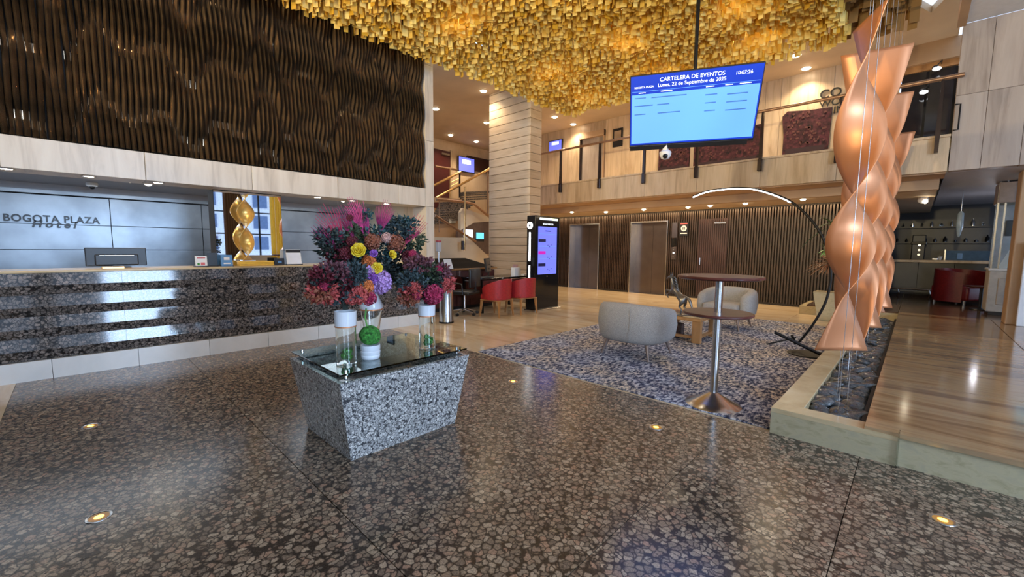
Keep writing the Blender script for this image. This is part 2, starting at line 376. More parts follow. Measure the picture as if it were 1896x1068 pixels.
# left wall
wl = sempty('wall_left', label='cream travertine frame around the reception niche')
ys = [-5.2, -4.0, -2.8, -1.6, -.45, .62, 1.7, 2.85, 3.9, 4.448]
for a, b in zip(ys[:-1], ys[1:]): MB().bbox(-6.86, -6.45, a + .002, b - .002, 2.14, 2.455, .003, 1).build('travertine_panel', travertine, wl)
for a, b in ((0, 1.1), (1.1, 2.14), (2.14, 3.3), (3.3, 4.6), (4.6, 6.2)): MB().bbox(-6.86, -6.45, 4.452, 4.63, a + .002, b - .002, .003, 1).build('travertine_panel', travertine, wl)
MB().box(-6.9, -6.56, -6, 4.45, 2.46, 6.2).build('backing', slat_back, wl)
MB().box(-14, -6.9, -6, 4.63, 2.36, 2.5).build('upper_slab', white_paint, wl)
MB().box(-7.0, -6.86, -6, 4.63, 2.5, 6.2).build('wall_core', cream_wall, wl)
# wavy dark slats
ws = thing('wave_slat_panel', 'tall dark lacquered panel of wavy vertical slats above the reception', 'wall panel', (-6.5, 0, 2.47))
wms = []
for k in range(8):
    mb = MB(); n = 44; rings = []
    for i in range(n + 1):
        z = i * 3.7 / n; ph = k * .55
        d = .040 * math.sin(z * 8.5 + ph) + .014 * math.sin(z * 17 + ph * 2.3); l = .005 * math.sin(z * 4.1 + ph * 1.0 + 1)
        rings += [(-.03, -.024 + l, z), (.015 + d, -.020 + l, z), (.052 + d, -.004 + l, z), (.015 + d, .021 + l, z), (-.03, .024 + l, z)]
    fs = [(i * 5 + j, i * 5 + j + 1, (i + 1) * 5 + j + 1, (i + 1) * 5 + j) for i in range(n) for j in range(4)] + [(4, 3, 2, 1, 0), tuple(n * 5 + j for j in range(5))]
    mb.add(rings, fs); wms.append(mb.mesh('slat', dark_wood, 40))
for i in range(118):
    k = int((math.sin(i * .23) + math.sin(i * .61 + 1)) * 2 + 4 + i * .12) % 8
    link('slat', wms[k], ws, (0, 4.415 - .053 * i, 0))
# niche
nb = sempty('wall_back', label='brushed grey metal panelled wall behind the reception desk')
for a, b in ((-3.0, -1.87), (-1.87, -.73), (-.73, .41), (.41, 1.55), (1.55, 2.69), (2.69, 3.83), (3.83, 4.6)):
    for c, d in ((.1, .6), (.6, .96), (.96, 1.32), (1.32, 1.68), (1.68, 2.09)):
        MB().box(-8.95, -8.9, a + .005, b - .005, c + .005, d - .005).build('wall_panel', niche_panel, nb)
MB().box(-9.1, -8.95, -4, 4.7, 0, 2.4).build('backing', slat_back, nb)
MB().box(-8.9, -8.82, -4, 4.6, 2.1, 2.15).build('cornice', niche_panel, nb); MB().box(-8.95, -8.88, -4, 4.6, 2.15, 2.24).build('cornice', grey_ceiling, nb)
struct('ceiling.005', MB().box(-9.0, -6.86, -6, 4.63, 2.24, 2.34), grey_ceiling, label='pale blue grey ceiling inside the reception niche')
struct('wall_right.001', MB().box(-8.9, -7.17, 4.46, 4.62, 0, 2.36), cream_wall, label='cream end wall of the reception niche')
struct('wall_right.002', MB().box(-7.17, -6.86, 4.45, 4.63, 0, 2.36), travertine_y, label='tan stone return beside the niche')
# back wall with slats
wb = sempty('wall_back.001', label='dark vertical slatted wall around the lifts')
YB = 12.47
holes = [(-9.08, -7.83, 2.23), (-6.68, -5.45, 2.23)]
def inhole(x): return next((h for h in holes if h[0] - .02 < x < h[1] + .02), None)
s_full = MB().box(-.017, .017, -.05, 0, .06, 2.5).mesh('slat', slat_wood); s_short = MB().box(-.017, .017, -.05, 0, 2.27, 2.5).mesh('slat', slat_wood)
x = -10.6
while x < -.85:
    h = inhole(x); link('slat', s_short if h else s_full, wb, (x, YB, 0)); x += .0625
for a, b in ((-10.7, -9.08), (-7.83, -6.68), (-5.45, -.85)): MB().box(a, b, YB, YB + .1, 0, 2.6).build('backing', slat_back, wb); MB().box(a, b, YB - .06, YB, 0, .06).build('skirting', slat_back, wb)
MB().box(-10.7, -.85, YB, YB + .1, 2.25, 2.6).build('backing', slat_back, wb)
MB().box(-10.7, -.85, YB - .07, YB, 2.5, 2.54).build('header', slat_back, wb)
MB().box(-.85, -.75, YB - .06, 18, 0, 2.6).build('end_panel', slat_wood, wb)
# balcony
bf = sempty('trim_2', label='travertine front of the upper gallery')
xs = [-10.6, -8.9, -7.63, -6.32, -5.04, -3.76, -2.47, -1.2, .26]
for a, b in zip(xs[:-1], xs[1:]): MB().bbox(a + .002, b - .002, 10, 10.15, 2.72, 3.27, .004, 1).build('travertine_panel', travertine_y, bf)
MB().box(-10.6, .26, 9.97, 10.2, 3.27, 3.31).build('ledge', travertine_y, bf)
struct('ceiling.006', MB().box(-10.6, .25, 10.1, 10.82, 2.70, 2.74), brown_soffit, label='brown soffit under the gallery edge')
struct('trim_3', MB().box(-10.6, .2, 10.8, 10.95, 2.52, 2.74), brown_soffit, label='brown inner beam below the gallery')
struct('floor.004', MB().box(-10.6, 8, 10.1, 18, 3.1, 3.26), cream_wall, label='upper gallery floor slab')
# upper gallery wall with panels
wu = sempty('wall_back.002', label='warm travertine wall of the upper gallery')
ux = [-11.2, -9.9, -8.40]
def upan(a, b, c, d, m=travertine_y): MB().box(a + .003, b - .003, 12.0, 12.1, c, d).build('travertine_panel', m, wu)
for a, b in ((-11.2, -9.8), (-9.8, -8.40)): upan(a, b, 3.26, 5.5)
upan(-8.40, -7.44, 5.2, 5.5)
for a, b in ((-7.44, -6.2), (-6.2, -5.65), (-4.62, -4.2), (-2.95, -2.62), (-1.6, -.50)): upan(a, b, 3.26, 5.5)
for a, b in ((-5.65, -4.62), (-4.2, -2.95), (-2.62, -1.6)): upan(a, b, 4.66, 5.5); 
for a, b in ((-5.65, -4.62), (-4.2, -2.95), (-2.62, -1.6)): upan(a, b, 3.26, 4.66)
# dark glazed room top right
struct('wall_right.003', MB().box(-.5, 8, 12.6, 12.7, 3.26, 5.6), dark_room, label='dark room behind the upper gallery')
dg = sempty('window_1', label='dark glazing on the upper gallery')
for a, b in ((-.5, -.1), (-.1, .3), (.3, 1.0)): MB().box(a + .02, b - .02, 12.05, 12.08, 3.3, 5.0).build('pane', win_glass_dark, dg)
MB().box(-.5, 1.0, 12.0, 12.1, 5.0, 5.12).build('header', oak, dg); MB().box(-.5, 1.0, 11.9, 12.1, 5.12, 5.5).build('header_panel', brown_soffit, dg)
# right travertine wall
wr = sempty('wall_right', label='tall travertine wall at the right above the bar')
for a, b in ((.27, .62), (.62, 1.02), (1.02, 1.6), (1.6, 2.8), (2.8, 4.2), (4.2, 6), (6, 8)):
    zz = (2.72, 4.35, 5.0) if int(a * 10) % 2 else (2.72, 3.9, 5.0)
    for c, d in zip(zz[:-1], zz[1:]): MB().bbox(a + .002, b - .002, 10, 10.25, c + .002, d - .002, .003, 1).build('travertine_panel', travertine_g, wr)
# stair hall at the back left
struct('wall_left.001', MB().box(-13.6, -13.4, 5.5, 15, 0, 5.5), travertine_y, label='warm stone wall of the stair hall')
struct('wall_back.003', MB().box(-13.5, -10.5, 13.6, 13.75, 0, 5.5), travertine_y, label='far stone wall behind the stairs')
struct('wall_back.004', MB().box(-11.3, -11.2, 12.2, 13.7, 0, 5.5), travertine_y, label='stone side wall beside the gallery')
struct('wall_left.002', MB().box(-13.6, -8.95, 4.7, 4.8, 0, 5.5), cream_wall, label='cream partition behind the reception')
struct('wall_back.005', MB().box(-14, 8, 18.5, 18.6, 0, 6), dark_room, label='far closing wall')
# walls behind the camera with the street windows
wd = sempty('wall_right.004', label='street side wall with tall windows')
MB().box(7, 7.1, -6, 12, 0, 1.0).build('sill_wall', cream_wall, wd); MB().box(7, 7.1, -6, 12, 4.6, 6.2).build('lintel', cream_wall, wd)
for a, b in ((-6, -4.8), (-1.0, -.6), (2.7, 3.6), (6.6, 12)): MB().box(7, 7.1, a, b, 1.0, 4.6).build('pier', white_paint, wd)
for a, b in ((-4.8, -1), (-.6, 2.7), (3.6, 6.6)):
    n = 3
    for i in range(n + 1):
        y = a + (b - a) * i / n; MB().box(7.0, 7.06, y - .03, y + .03, 1, 4.6).build('mullion', blackmetal, wd)
    for z in (1.9, 2.8, 3.7): MB().box(7.0, 7.05, a, b, z - .025, z + .025).build('transom', blackmetal, wd)
wz = sempty('wall_front', label='glazed entrance wall behind the viewer')
for x in (-6, -3, 0, 3, 6): MB().box(x - .06, x + .06, -6, -5.9, 0, 6.2).build('mullion', blackmetal, wz)
MB().box(-7, 8, -6, -5.9, 4.4, 6.2).build('lintel', cream_wall, wz); MB().box(-7, 2.6, -6, -5.95, 0, 4.4).build('wall_panel', slat_wood, wz)  # unseen dark panel added to keep light off the flower table's near side
MB().box(-7, -6.9, -6, 4.6, 2.4, 6.2).build('side_core', cream_wall, wz)

# facade seen outside the street window
fc = thing('office_building', 'white office building with blue windows outside the street window', 'building', (13, 7.5, -1))
MB().box(0, 3, -6, 6, 0, 9).build('wall', facade, fc)
wp = MB().box(-.05, 0, -.35, .35, -.35, .35).mesh('window', facade_win)
for i in range(9):
    for j in range(7): link('window', wp, fc, (0, -5 + 1.2 * i, 1.4 + 1.15 * j))
for nme, lab, a, b, mm in (('curtain', 'golden yellow curtain beside the street window', 5.95, 6.75, yellow_curtain), ('curtain', 'dark brown curtain beside the street window', 4.25, 4.95, brown_drape)):
    mb = MB(); n = 40; pts = []
    for i in range(n + 1):
        y = a + (b - a) * i / n; pts.append((.05 * math.sin(i * 1.3), y))
    mb.add([(6.75 + x, y, z) for z in (.3, 4.6) for x, y in pts], [(i, i + 1, n + 2 + i, n + 1 + i) for i in range(n)])
    tag(mb.build(nme, mm, smooth=60), lab, 'curtain')

# column
cm = sempty('column', label='square stone column clad in horizontal boards'); cm['kind'] = 'structure'
z = 0
while z < 6:
    h = .21; MB().bbox(-8.6, -7.1, 8.0, 8.43, z + .004, z + h - .004, .008, 1).build('stone_course', column_stone, cm); z += h
MB().box(-8.58, -7.12, 8.02, 8.41, 0, 6.2).build('core', slat_back, cm)

# ================================================================ RECEPTION
ct = thing('reception_counter', 'long reception counter with stepped polished granite front and white plinth', 'counter', (-6.45, 0, 0))
for i in range(4):
    z1 = 1.1 - i * .222; z0 = z1 - .222 if i < 3 else .205
    mb = MB(); p = [(-.5, 0, z1), (-.018 - .0, 0, z1), (.0, 0, z1 - .125), (-.028, 0, z0), (-.5, 0, z0)]
    for a, b in ((-5, -3.2), (-3.2, -1.4), (-1.4, .35), (.35, 2.1), (2.1, 4.445)):
        MB().prism(p, (0, a + .001, 0), (0, b - .001, 0)).build('granite_band', counter_granite, ct)
y = -5.0
while y < 4.4:
    y2 = min(y + .68, 4.445); MB().box(-.45, .012, y + .002, y2 - .002, 0, .2).build('plinth_tile', white_tile, ct); y = y2
MB().bbox(-.62, -.02, -5, 4.44, 1.1, 1.125, .006, 1).build('countertop', curb_marble, ct)
# mirror clad block
mk = thing('mirror_pillar', 'mirror clad pillar behind the counter with golden reflection', 'pillar', (-7.08, 1.725, 1.125))
MB().box(.0, .30, -.41, .42, 0, 1.014).build('core', slat_back, mk)
MB().box(.30, .312, -.405, .415, 0, 1.005).build('mirror_sheet', mirror, mk)
# sign
sg = thing('wall_sign', 'dark raised letters BOGOTA PLAZA Hotel on the grey metal wall', 'sign', (-8.88, -.1, 1.7))
a, b = onx(5, 404, -8.88), onx(184, 408, -8.88)
sign_text('sign_letter', 'BOGOTA PLAZA', .135, black, sg, frame((.0, (a.y + b.y) / 2 + .1, (a.z + b.z) / 2 - 1.7), (0, 1, 0), (0, 0, 1)), .01, sp=1.1, fit=b.y - a.y, off=.022)
c0 = onx(100, 416, -8.88)
sign_text('sign_letter', 'Hotel', .13, black, sg, frame((0, c0.y + .1, c0.z - 1.7), (0, 1, 0), (0, 0, 1)), .01, shear=.25, sp=1.5, off=.03)

def on_counter(px, py, X=-6.62): p = onx(px, py, X); return p
def stand(name, lab, cat, px0, px1, pyt, mats, X=-6.6, lean=.12, extra=None):
    a = onx(px0, 490, X); b = onx(px1, 490, X); tz = onx((px0 + px1) / 2, pyt, X).z
    h = tz - 1.125; wd_ = b.y - a.y; t = thing(name, lab, cat, (X, (a.y + b.y) / 2, 1.126))
    MB().prism([(0, -wd_ / 2, 0), (0, wd_ / 2, 0), (-lean * h, wd_ / 2, h), (-lean * h, -wd_ / 2, h)], (-.006, 0, 0), (.006, 0, 0)).build('card', mats[0], t)
    MB().bbox(-.09, .02, -wd_ / 2 - .01, wd_ / 2 + .01, 0, .012, .003, 1).build('base', mats[1], t)
    MB().box(-.085, -.06, -wd_ / 4, wd_ / 4, .01, h * .5).build('support', mats[1], t)
    if extra:
        for (u0, u1, v0, v1, m) in extra:
            MB().prism([(.0075 - lean * h * v0, -wd_ / 2 + wd_ * u0, h * v0), (.0075 - lean * h * v0, -wd_ / 2 + wd_ * u1, h * v0), (.0075 - lean * h * v1, -wd_ / 2 + wd_ * u1, h * v1), (.0075 - lean * h * v1, -wd_ / 2 + wd_ * u0, h * v1)], (0, 0, 0), (.001, 0, 0)).build('print', m, t)
    return t
stand('leaflet_stand', 'white leaflet card with red print on the counter', 'leaflet', 362, 384, 474, [paper, black], extra=[(.15, .85, .78, .88, paper_red), (.45, .8, .15, .4, paper_red), (.15, .35, .15, .35, moss)])
stand('brochure_box', 'dark ribbed brochure box between the two counter leaflets', 'box', 386, 403, 468, [black, black], X=-6.68)
stand('leaflet_stand', 'blue leaflet card on a clear foot on the counter', 'leaflet', 410, 431, 472, [paper_blue, glass], extra=[(.25, .75, .55, .8, paper), (.2, .8, .2, .3, paper)])
stand('card_holder', 'small black card holder beside the golden counter box', 'card holder', 509, 527, 478, [black, black], extra=[(.3, .7, .3, .6, paper_blue)])
stand('menu_stand', 'white angled display stand right of the mirror pillar', 'display stand', 532, 559, 462, [paper, black], lean=.25, extra=[(0, 1, .8, .98, black), (.1, .9, .08, .76, white_gloss)])
# monitor from behind
p0, p1 = onx(159, 498, -6.95), onx(273, 498, -6.95); zt = onx(215, 460, -6.95).z
mo = thing('computer_monitor', 'black desktop monitor seen from behind on the reception counter', 'monitor', (-6.95, (p0.y + p1.y) / 2, 1.125))
W_ = p1.y - p0.y; H_ = zt - 1.125 - .01
MB().bbox(-.03, .0, -W_ / 2, W_ / 2, .02, H_ + .02, .008).build('bezel', black, mo)
MB().prism([(0, -W_ / 2 + .01, .03), (0, W_ / 2 - .01, .03), (0, W_ / 2 - .01, H_ + .01), (0, -W_ / 2 + .01, H_ + .01)], (0, 0, 0), (.012, 0, 0)).build('back_cover', black, mo)
MB().bbox(.01, .05, -W_ / 2 + .08, W_ / 2 - .08, .03, H_ - .06, .01).build('back_housing', black, mo)
MB().box(.05, .052, -W_ / 2 + .12, W_ / 2 - .12, H_ - .075, H_ - .07).build('vent_strip', chrome, mo)
MB().box(-.02, .03, -.04, .04, 0, .05).build('stand', black, mo); MB().bbox(-.1, .1, -.12, .12, 0, .012, .004, 1).build('foot', black, mo)
p0, p1 = onx(188, 498, -6.58), onx(231, 498, -6.58)
o = MB().bbox(-.05, .05, -(p1.y - p0.y) / 2, (p1.y - p0.y) / 2, 0, .028, .006).build('name_plate', brass, loc=(-6.58, (p0.y + p1.y) / 2, 1.125)); tag(o, 'low brass name block lying in front of the reception monitor', 'name plate')
# golden box with statue
p0, p1 = onx(441, 490, -6.6), onx(505, 490, -6.6)
gb = thing('golden_box', 'golden yellow slatted display box on the counter under the small statue', 'box', (-6.6, (p0.y + p1.y) / 2, 1.125))
w2 = (p1.y - p0.y) / 2
for k in range(3): MB().bbox(-.07, .07, -w2, w2, .002 + .021 * k, .0205 + .021 * k, .004, 1).build('slat', gold_yellow, gb)
MB().box(-.06, .06, -w2 + .01, w2 - .01, 0, .06).build('core', brass, gb)
def helix(mb, W, z0, z1, ang, n=60, wfun=None, thick=.004, m=6):
    """twisted sheet; ang(z) in radians"""
    rows = []
    for i in range(n + 1):
        z = z0 + (z1 - z0) * i / n; a = ang(z); w_ = W * (wfun(i / n) if wfun else 1) / 2
        rows.append([(math.cos(a) * w_ * u, math.sin(a) * w_ * u, z) for u in [(-1 + 2 * j / m) for j in range(m + 1)]])
    V = [p for r in rows for p in r]
    F = [(i * (m + 1) + j, i * (m + 1) + j + 1, (i + 1) * (m + 1) + j + 1, (i + 1) * (m + 1) + j) for i in range(n) for j in range(m)]
    return mb.add(V, F)
def solid(o, t):
    md = o.modifiers.new('thickness', 'SOLIDIFY'); md.thickness = t; md.offset = 0; return o
pz = onx(455, 360, -6.6).z
st = thing('twisted_statue', 'small twisted golden statue standing on the yellow counter box', 'statue', (-6.6, onx(457, 440, -6.6).y, 1.19))
hh = pz - 1.19
mb = MB(); helix(mb, .20, .012, hh, lambda z: 2.2 + z / hh * PI * 2.4, 50, lambda u: .95 + .1 * math.cos(u * 9))
solid(mb.build('twisted_blade', plain('statue_gold', (.86, .52, .14), .3, .6), st, 60), .01)
MB().bbox(-.06, .06, -.08, .08, 0, .012, .003, 1).build('foot', white_gloss, st)

# downlights helper
dl_n = {}
ORD = ['first', 'second', 'third', 'fourth', 'fifth', 'sixth', 'seventh', 'eighth', 'ninth', 'tenth', 'eleventh', 'twelfth']
def downlight(loc, label, group, r=.045, power=0, col=WARM, size=110, housing=None, flat=0):
    k = dl_n[group] = dl_n.get(group, 0) + 1; label = label + ', ' + ORD[k - 1] + ' from the left'
    t = thing('downlight', label, 'light', loc, 0, group)
    MB().lathe([(r, -.004), (r * 1.25, -.004), (r * 1.25, .0), (r, .0)], n=16).build('ring', housing or white_paint, t)
    MB().lathe([(r, -.003), (r * .85, -.004), (r * .4, -.006), (.001, -.006)] if flat else [(r, -.003), (r * .85, -.022), (r * .4, -.036), (.001, -.04)], n=16).build('lens', lampglow, t)
    if power: spot((loc[0], loc[1], loc[2] - .06), power, col, size)
for (x, y) in ((-6.56, -.42), (-6.57, .155), (-6.58, .74), (-6.6, 2.6), (-6.6, 3.15), (-6.62, 3.76)):
    downlight((x, y, 2.138), 'recessed downlight in the travertine soffit over the counter', 'downlights over the counter', .05, 3, size=120, flat=1)
for (x, y) in ((-7.4, .55), (-7.6, .75), (-7.4, 3.75), (-7.5, 3.4)):
    downlight((x, y, 2.238), 'downlight in the ceiling inside the reception niche', 'downlights in the niche', .045, 9, size=130)
area('niche_fill', (-7.9, 1.0, 2.2), (0, 0, 0), 1.2, 5.5, 26, (.75, .86, 1.0))  # added area fill to brighten the niche wall, no cove lamp there
cmv = thing('dome_camera', 'white dome security camera on the reception niche ceiling', 'camera', (-8.2, .22, 2.238))
MB().lathe([(.06, 0), (.062, -.03), (.05, -.05)], n=16).build('housing', white_paint, cmv, 40); MB().ball((0.01, 0, -.055), .034, 2).build('lens', black_gloss, cmv, 60)
# picture on end wall
pc = thing('framed_picture', 'small dark framed picture on the cream niche end wall', 'picture', (-7.75, 4.45, 1.62))
MB().bbox(-.14, .14, -.025, 0, -.2, .2, .004, 1).build('frame', black, pc); MB().box(-.11, .11, -.028, -.024, -.16, .16).build('print', facade_win, pc)

# ================================================================ CHANDELIER
# plates out of the frame hang too, so the lamps above stay screened
ch = thing('gold_chandelier', 'huge rectangular ceiling chandelier of hanging golden plates', 'chandelier', (-3, 4, 4.4))
def zb(x, y):
    u = noise.noise(Vector((x * .45, y * .45, 1.3))); v = noise.noise(Vector((x * 1.3, y * 1.3, 4.1)))
    ridge = .10 * abs(math.sin(x * 1.15 + .4 + .15 * math.sin(y)))
    rec = .55 * math.exp(-((x + 3.4) ** 2 + (y - 4.0) ** 2) / .6)
    edge = min(1, min(x + 6.05, 8.1 - y) / .6)
    return 4.38 + edge * (.16 + .22 * u + .08 * v + ridge) + rec
plates = []
y = 8.08
while y > -.6:
    x = -6.0
    while x < -.95:
        if ony is not None:
            px = x + rnd.uniform(-.03, .03); py = y + rnd.uniform(-.03, .03)
            plates.append((px, py, zb(px, py) + rnd.uniform(0, .09), rnd.gauss(.75, .7), rnd.uniform(.13, .26), rnd.uniform(.05, .085)))
        x += .062
    y -= .066
MT = MR.transposed()
def vis(p):
    c = MT @ (Vector(p) - Vector((0, 0, EYE)))
    if c.z > -.1: return None
    X = CX - FPX * c.x / c.z; Y = CY + FPX * c.y / c.z
    return (-c.z) if -20 < X < 1916 and -60 < Y < 1068 else None
plates.sort(key=lambda p: vis(p[:3]) or 99)
def plate_to(mb, x, y, z, a, h, w_):
    c, s_ = math.cos(a) * w_ / 2, math.sin(a) * w_ / 2; nx, ny = -math.sin(a) * .002, math.cos(a) * .002
    mb.prism([(x - c, y - s_, z), (x + c, y + s_, z), (x + c, y + s_, z + h), (x - c, y - s_, z + h)], (nx, ny, 0), (-nx, -ny, 0))
pms = []
for g in range(12):
    mb = MB(); plate_to(mb, 0, 0, 0, 0, .14 + .02 * (g % 4), .05 + .008 * (g % 3)); pms.append(mb.mesh('plate', gold))
for i, p in enumerate(plates[:300]):
    link('plate', pms[i % 12], ch, (p[0] + 3, p[1] - 4, p[2] - 4.4), rot=(0, 0, p[3]))
mb = MB()
for p in plates[300:]: plate_to(mb, p[0] + 3, p[1] - 4, p[2] - 4.4, p[3], p[4], p[5])
mb.build('plate_mass', gold, ch, kind='stuff')
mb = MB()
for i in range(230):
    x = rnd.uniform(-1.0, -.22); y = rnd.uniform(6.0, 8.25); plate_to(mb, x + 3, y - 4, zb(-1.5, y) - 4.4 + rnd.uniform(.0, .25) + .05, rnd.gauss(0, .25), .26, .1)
mb.build('unlit_plates', gold2, ch, kind='stuff', label='gold plates at the right end, unlit tone put into their colour')
MB().box(-3.05, 2.8, -4.6, 4.15, .72, .76).build('carrier_panel', plain('carrier', (.20, .12, .04), .5, .3), ch)
MB().box(2.05, 2.85, 3.55, 3.7, .42, .5).build('edge_beam', chrome, ch)
mb = MB()
for p in plates[::6]: mb.tube([(p[0] + 3, p[1] - 4, p[2] - 4.4 + .1), (p[0] + 3, p[1] - 4, .72)], .0015, 3, False)
mb.build('hanging_wires', brass, ch, kind='stuff')
for x in (-5.2, -3.6, -2.0): 
    for y in (2.2, 4.2, 6.4, 7.6): glow((x, y, 5.05), 11, (1, .88, .62), .12)
for x in (-5.0, -2.5, 0.0): spot((x, -2.0, 2.9), 540, (1, .80, .45), 84, 1, .08, (x * .8 - .8, 4.6, 4.6))     # added unseen fill spots, brightening the chandelier from the entrance side
spot((-2.2, -3.0, 4.4), 420, (1, .82, .55), 90, 1, .1, (-6.5, 1.8, 3.6))  # added unseen spot that brightens the wave slats

# ================================================================ TV
yaw, pit = .45563, .48507
r_ = Vector((math.cos(yaw), math.sin(yaw), 0)); n_ = Vector((math.sin(yaw) * math.cos(pit), -math.cos(yaw) * math.cos(pit), -math.sin(pit)))
u_ = -(r_.cross(n_)); u_ = u_ if u_.z > 0 else -u_
n_ = r_.cross(u_)
tv = thing('hanging_television', 'large ceiling hung screen showing the blue events board', 'television', (-2.089, 5.287, 3.111))
F = frame((0, 0, 0), r_, u_)
def tvbox(name, x0, x1, y0, y1, z0, z1, m, bev=0):
    mb = MB(); (mb.bbox(x0, x1, y0, y1, z0, z1, bev, 2) if bev else mb.box(x0, x1, y0, y1, z0, z1))
    mb.v = [tuple((F @ Vector(v))) for v in mb.v]; return mb.build(name, m, tv)
tvbox('housing', -.725, .725, -.44, .415, -.07, -.004, black, .006)
tvbox('bezel', -.715, .715, -.405, .405, -.005, .0, screen_dark)
tvbox('bottom_bar', -.715, .66, -.475, -.415, -.05, .004, black, .004)
tvbox('display', -.70, .70, -.385, .20, .0005, .002, screen_blue)
tvbox('header_bar', -.71, .71, .205, .40, .0005, .003, screen_dark)
tvbox('header_line', -.70, .70, .232, .236, .003, .0035, screen_blue)
def tvt(body, x, y, s, m=screen_text, al='CENTER'): return text('screen_text', body, s, m, tv, F @ Matrix.Translation((x, y, .0042)), .0004, al)
tvt('CARTELERA DE EVENTOS', -.03, .345, .062); tvt('Lunes, 22 de Septiembre de 2025', -.03, .285, .055); tvt('10:07:26', .52, .33, .052); tvt('BOGOTA PLAZA', -.56, .28, .030)
for x, y, L_ in ((-.60, .16, .13), (-.27, .155, .40), (.20, .13, .13), (.48, .115, .22), (-.56, .07, .22), (-.33, .07, .14), (.20, .04, .12), (.48, .03, .22), (-.60, -.03, .13), (-.26, -.03, .26), (.20, -.05, .12), (.48, -.06, .22)):
    tvbox('text_line', x - L_ / 2, x + L_ / 2, y - .006, y + .006, .002, .0026, screen_line)
for x, L_ in ((-.58, .08), (-.30, .13), (.18, .09), (.38, .08), (.55, .12)): tvbox('column_heading', x - L_ / 2, x + L_ / 2, .214, .222, .003, .0036, screen_text)
MB().tube([(-.03, .12, 0.0), (-.03, .12, 3.05)], .022, 12).build('pole', blackmetal, tv, 40)
tvbox('mount_bracket', -.12, .12, -.15, .15, -.14, -.07, blackmetal)
P_ = Vector((-2.089, 5.287, 3.111)) + (F @ Vector((-.30, -.47, -.03))); sc_ = thing('security_camera', 'white turret security camera under the hanging television', 'camera', (P_.x + .03, P_.y, P_.z - .09))
MB().bbox(-.03, .03, -.03, .03, .03, .135, .006).build('bracket', white_paint, sc_)
MB().lathe([(.055, .05), (.075, .03), (.07, -.01), (.05, -.045), (.02, -.06)], n=20).build('housing', white_paint, sc_, 50)
MB().ball((.02, -.045, -.025), .034, 2).build('lens', black_gloss, sc_, 60)

# ================================================================ LIFTS
for i, (a, b, h) in enumerate(holes):
    t = thing('lift_door', ('left' if i == 0 else 'right') + ' steel lift door in the slatted wall, ' + ('nearer the kiosk' if i == 0 else 'nearer the call buttons'), 'lift', (a, YB, 0))
    w_ = b - a; MB().box(0, .03, -.06, .30, 0, h).build('jamb', chrome, t); MB().box(w_ - .03, w_, -.06, .30, 0, h).build('jamb', chrome, t); MB().box(0, w_, -.06, .30, h, h + .04).build('lintel', chrome, t)
    MB().box(.03, w_ / 2 - .003, .28, .31, 0, h).build('door_leaf', lift_steel, t); MB().box(w_ / 2 + .003, w_ - .03, .28, .31, 0, h).build('door_leaf', lift_steel, t)
    MB().box(.0, w_, -.05, .3, -.002, .004).build('sill', chrome, t)
dr = thing('service_door', 'slatted reddish service door hidden in the dark wall behind the table', 'door', (-4.1, YB - .055, .02))
a, b = ony(1292, 500, YB).x, ony(1345, 500, YB).x
for k in range(14): MB().box(a + 4.1 + (b - a) * k / 14, a + 4.1 + (b - a) * (k + .62) / 14, -.02, .0, .05, 2.23).build('slat', plain('door_slat%d' % k, (.045, .02, .017), .4), dr)
MB().box(a + 4.1, b + 4.1, 0, .01, .0, 2.25).build('door_leaf', plain('door_leaf', (.03, .013, .012), .5), dr)
MB().bbox(b + 4.1 - .35, b + 4.1 - .05, -.06, -.02, 2.10, 2.15, .005, 1).build('door_closer', chrome, dr)
MB().tube([(a + 4.18, -.05, .95), (a + 4.18, -.05, 1.15)], .015, 8).build('handle', chrome, dr)
cp = thing('lift_call_panel', 'narrow steel lift call panel on the slatted wall', 'control panel', (ony(1250, 440, YB).x, YB - .05, 1.2))
MB().bbox(-.08, .08, -.02, 0, .55, 1.0, .004, 1).build('upper_plate', lift_steel, cp); MB().box(-.08, .08, -.021, 0, .30, .52).build('display', black_gloss, cp); MB().bbox(-.07, .07, -.02, 0, -.1, .28, .004, 1).build('button_plate', lift_steel, cp)
for k in range(3): MB().lathe([(.02, 0), (.018, .008)], (0, 0, 0), 10).build('button', ledwhite if k == 1 else chrome, cp, loc=(0, -.021, .0 + k * .1), rot=(PI / 2, 0, 0))
si = thing('lift_sign', 'small black lift sign with red arrow and white round symbol', 'sign', (ony(1268, 425, YB).x, YB - .055, 2.0))
MB().bbox(-.13, .13, -.02, 0, -.2, .2, .004, 1).build('board', black, si); MB().box(-.1, .1, -.024, -.02, .14, .17).build('red_bar', paper_red, si)
MB().lathe([(.085, 0), (.085, .006)], n=20).build('symbol_disc', paper, si, loc=(0, -.02, .02), rot=(PI / 2, 0, 0))
MB().box(-.03, -.01, -.030, -.026, -.02, .06).build('symbol_figure', black, si); MB().box(.01, .03, -.030, -.026, -.02, .06).build('symbol_figure', black, si); MB().box(-.1, .1, -.024, -.02, -.14, -.11).build('white_bar', paper, si)

# soffit downlights grazing the slats
for px_, k in ((1059, 392), (1122, 392), (1192, 387), (1274, 383), (1315, 380), (1380, 376), (1487, 368)):
    q = ray(px_, k); t_ = (2.54 - EYE) / q.z
    downlight((q.x * t_, min(q.y * t_, 12.2), 2.537), 'small warm downlight in the soffit before the slatted wall', 'downlights before the lifts', .055, 24, size=140)
area('soffit_warm', (-5.5, 12.25, 2.5), (math.radians(20), 0, 0), 9.0, .12, 42, (1, .68, .36))  # wide warm area light along the slat tops, no fixture modelled
area('lobby_warm', (-5.0, 11.4, 2.5), (0, 0, 0), 8, .5, 38, (1, .78, .5))
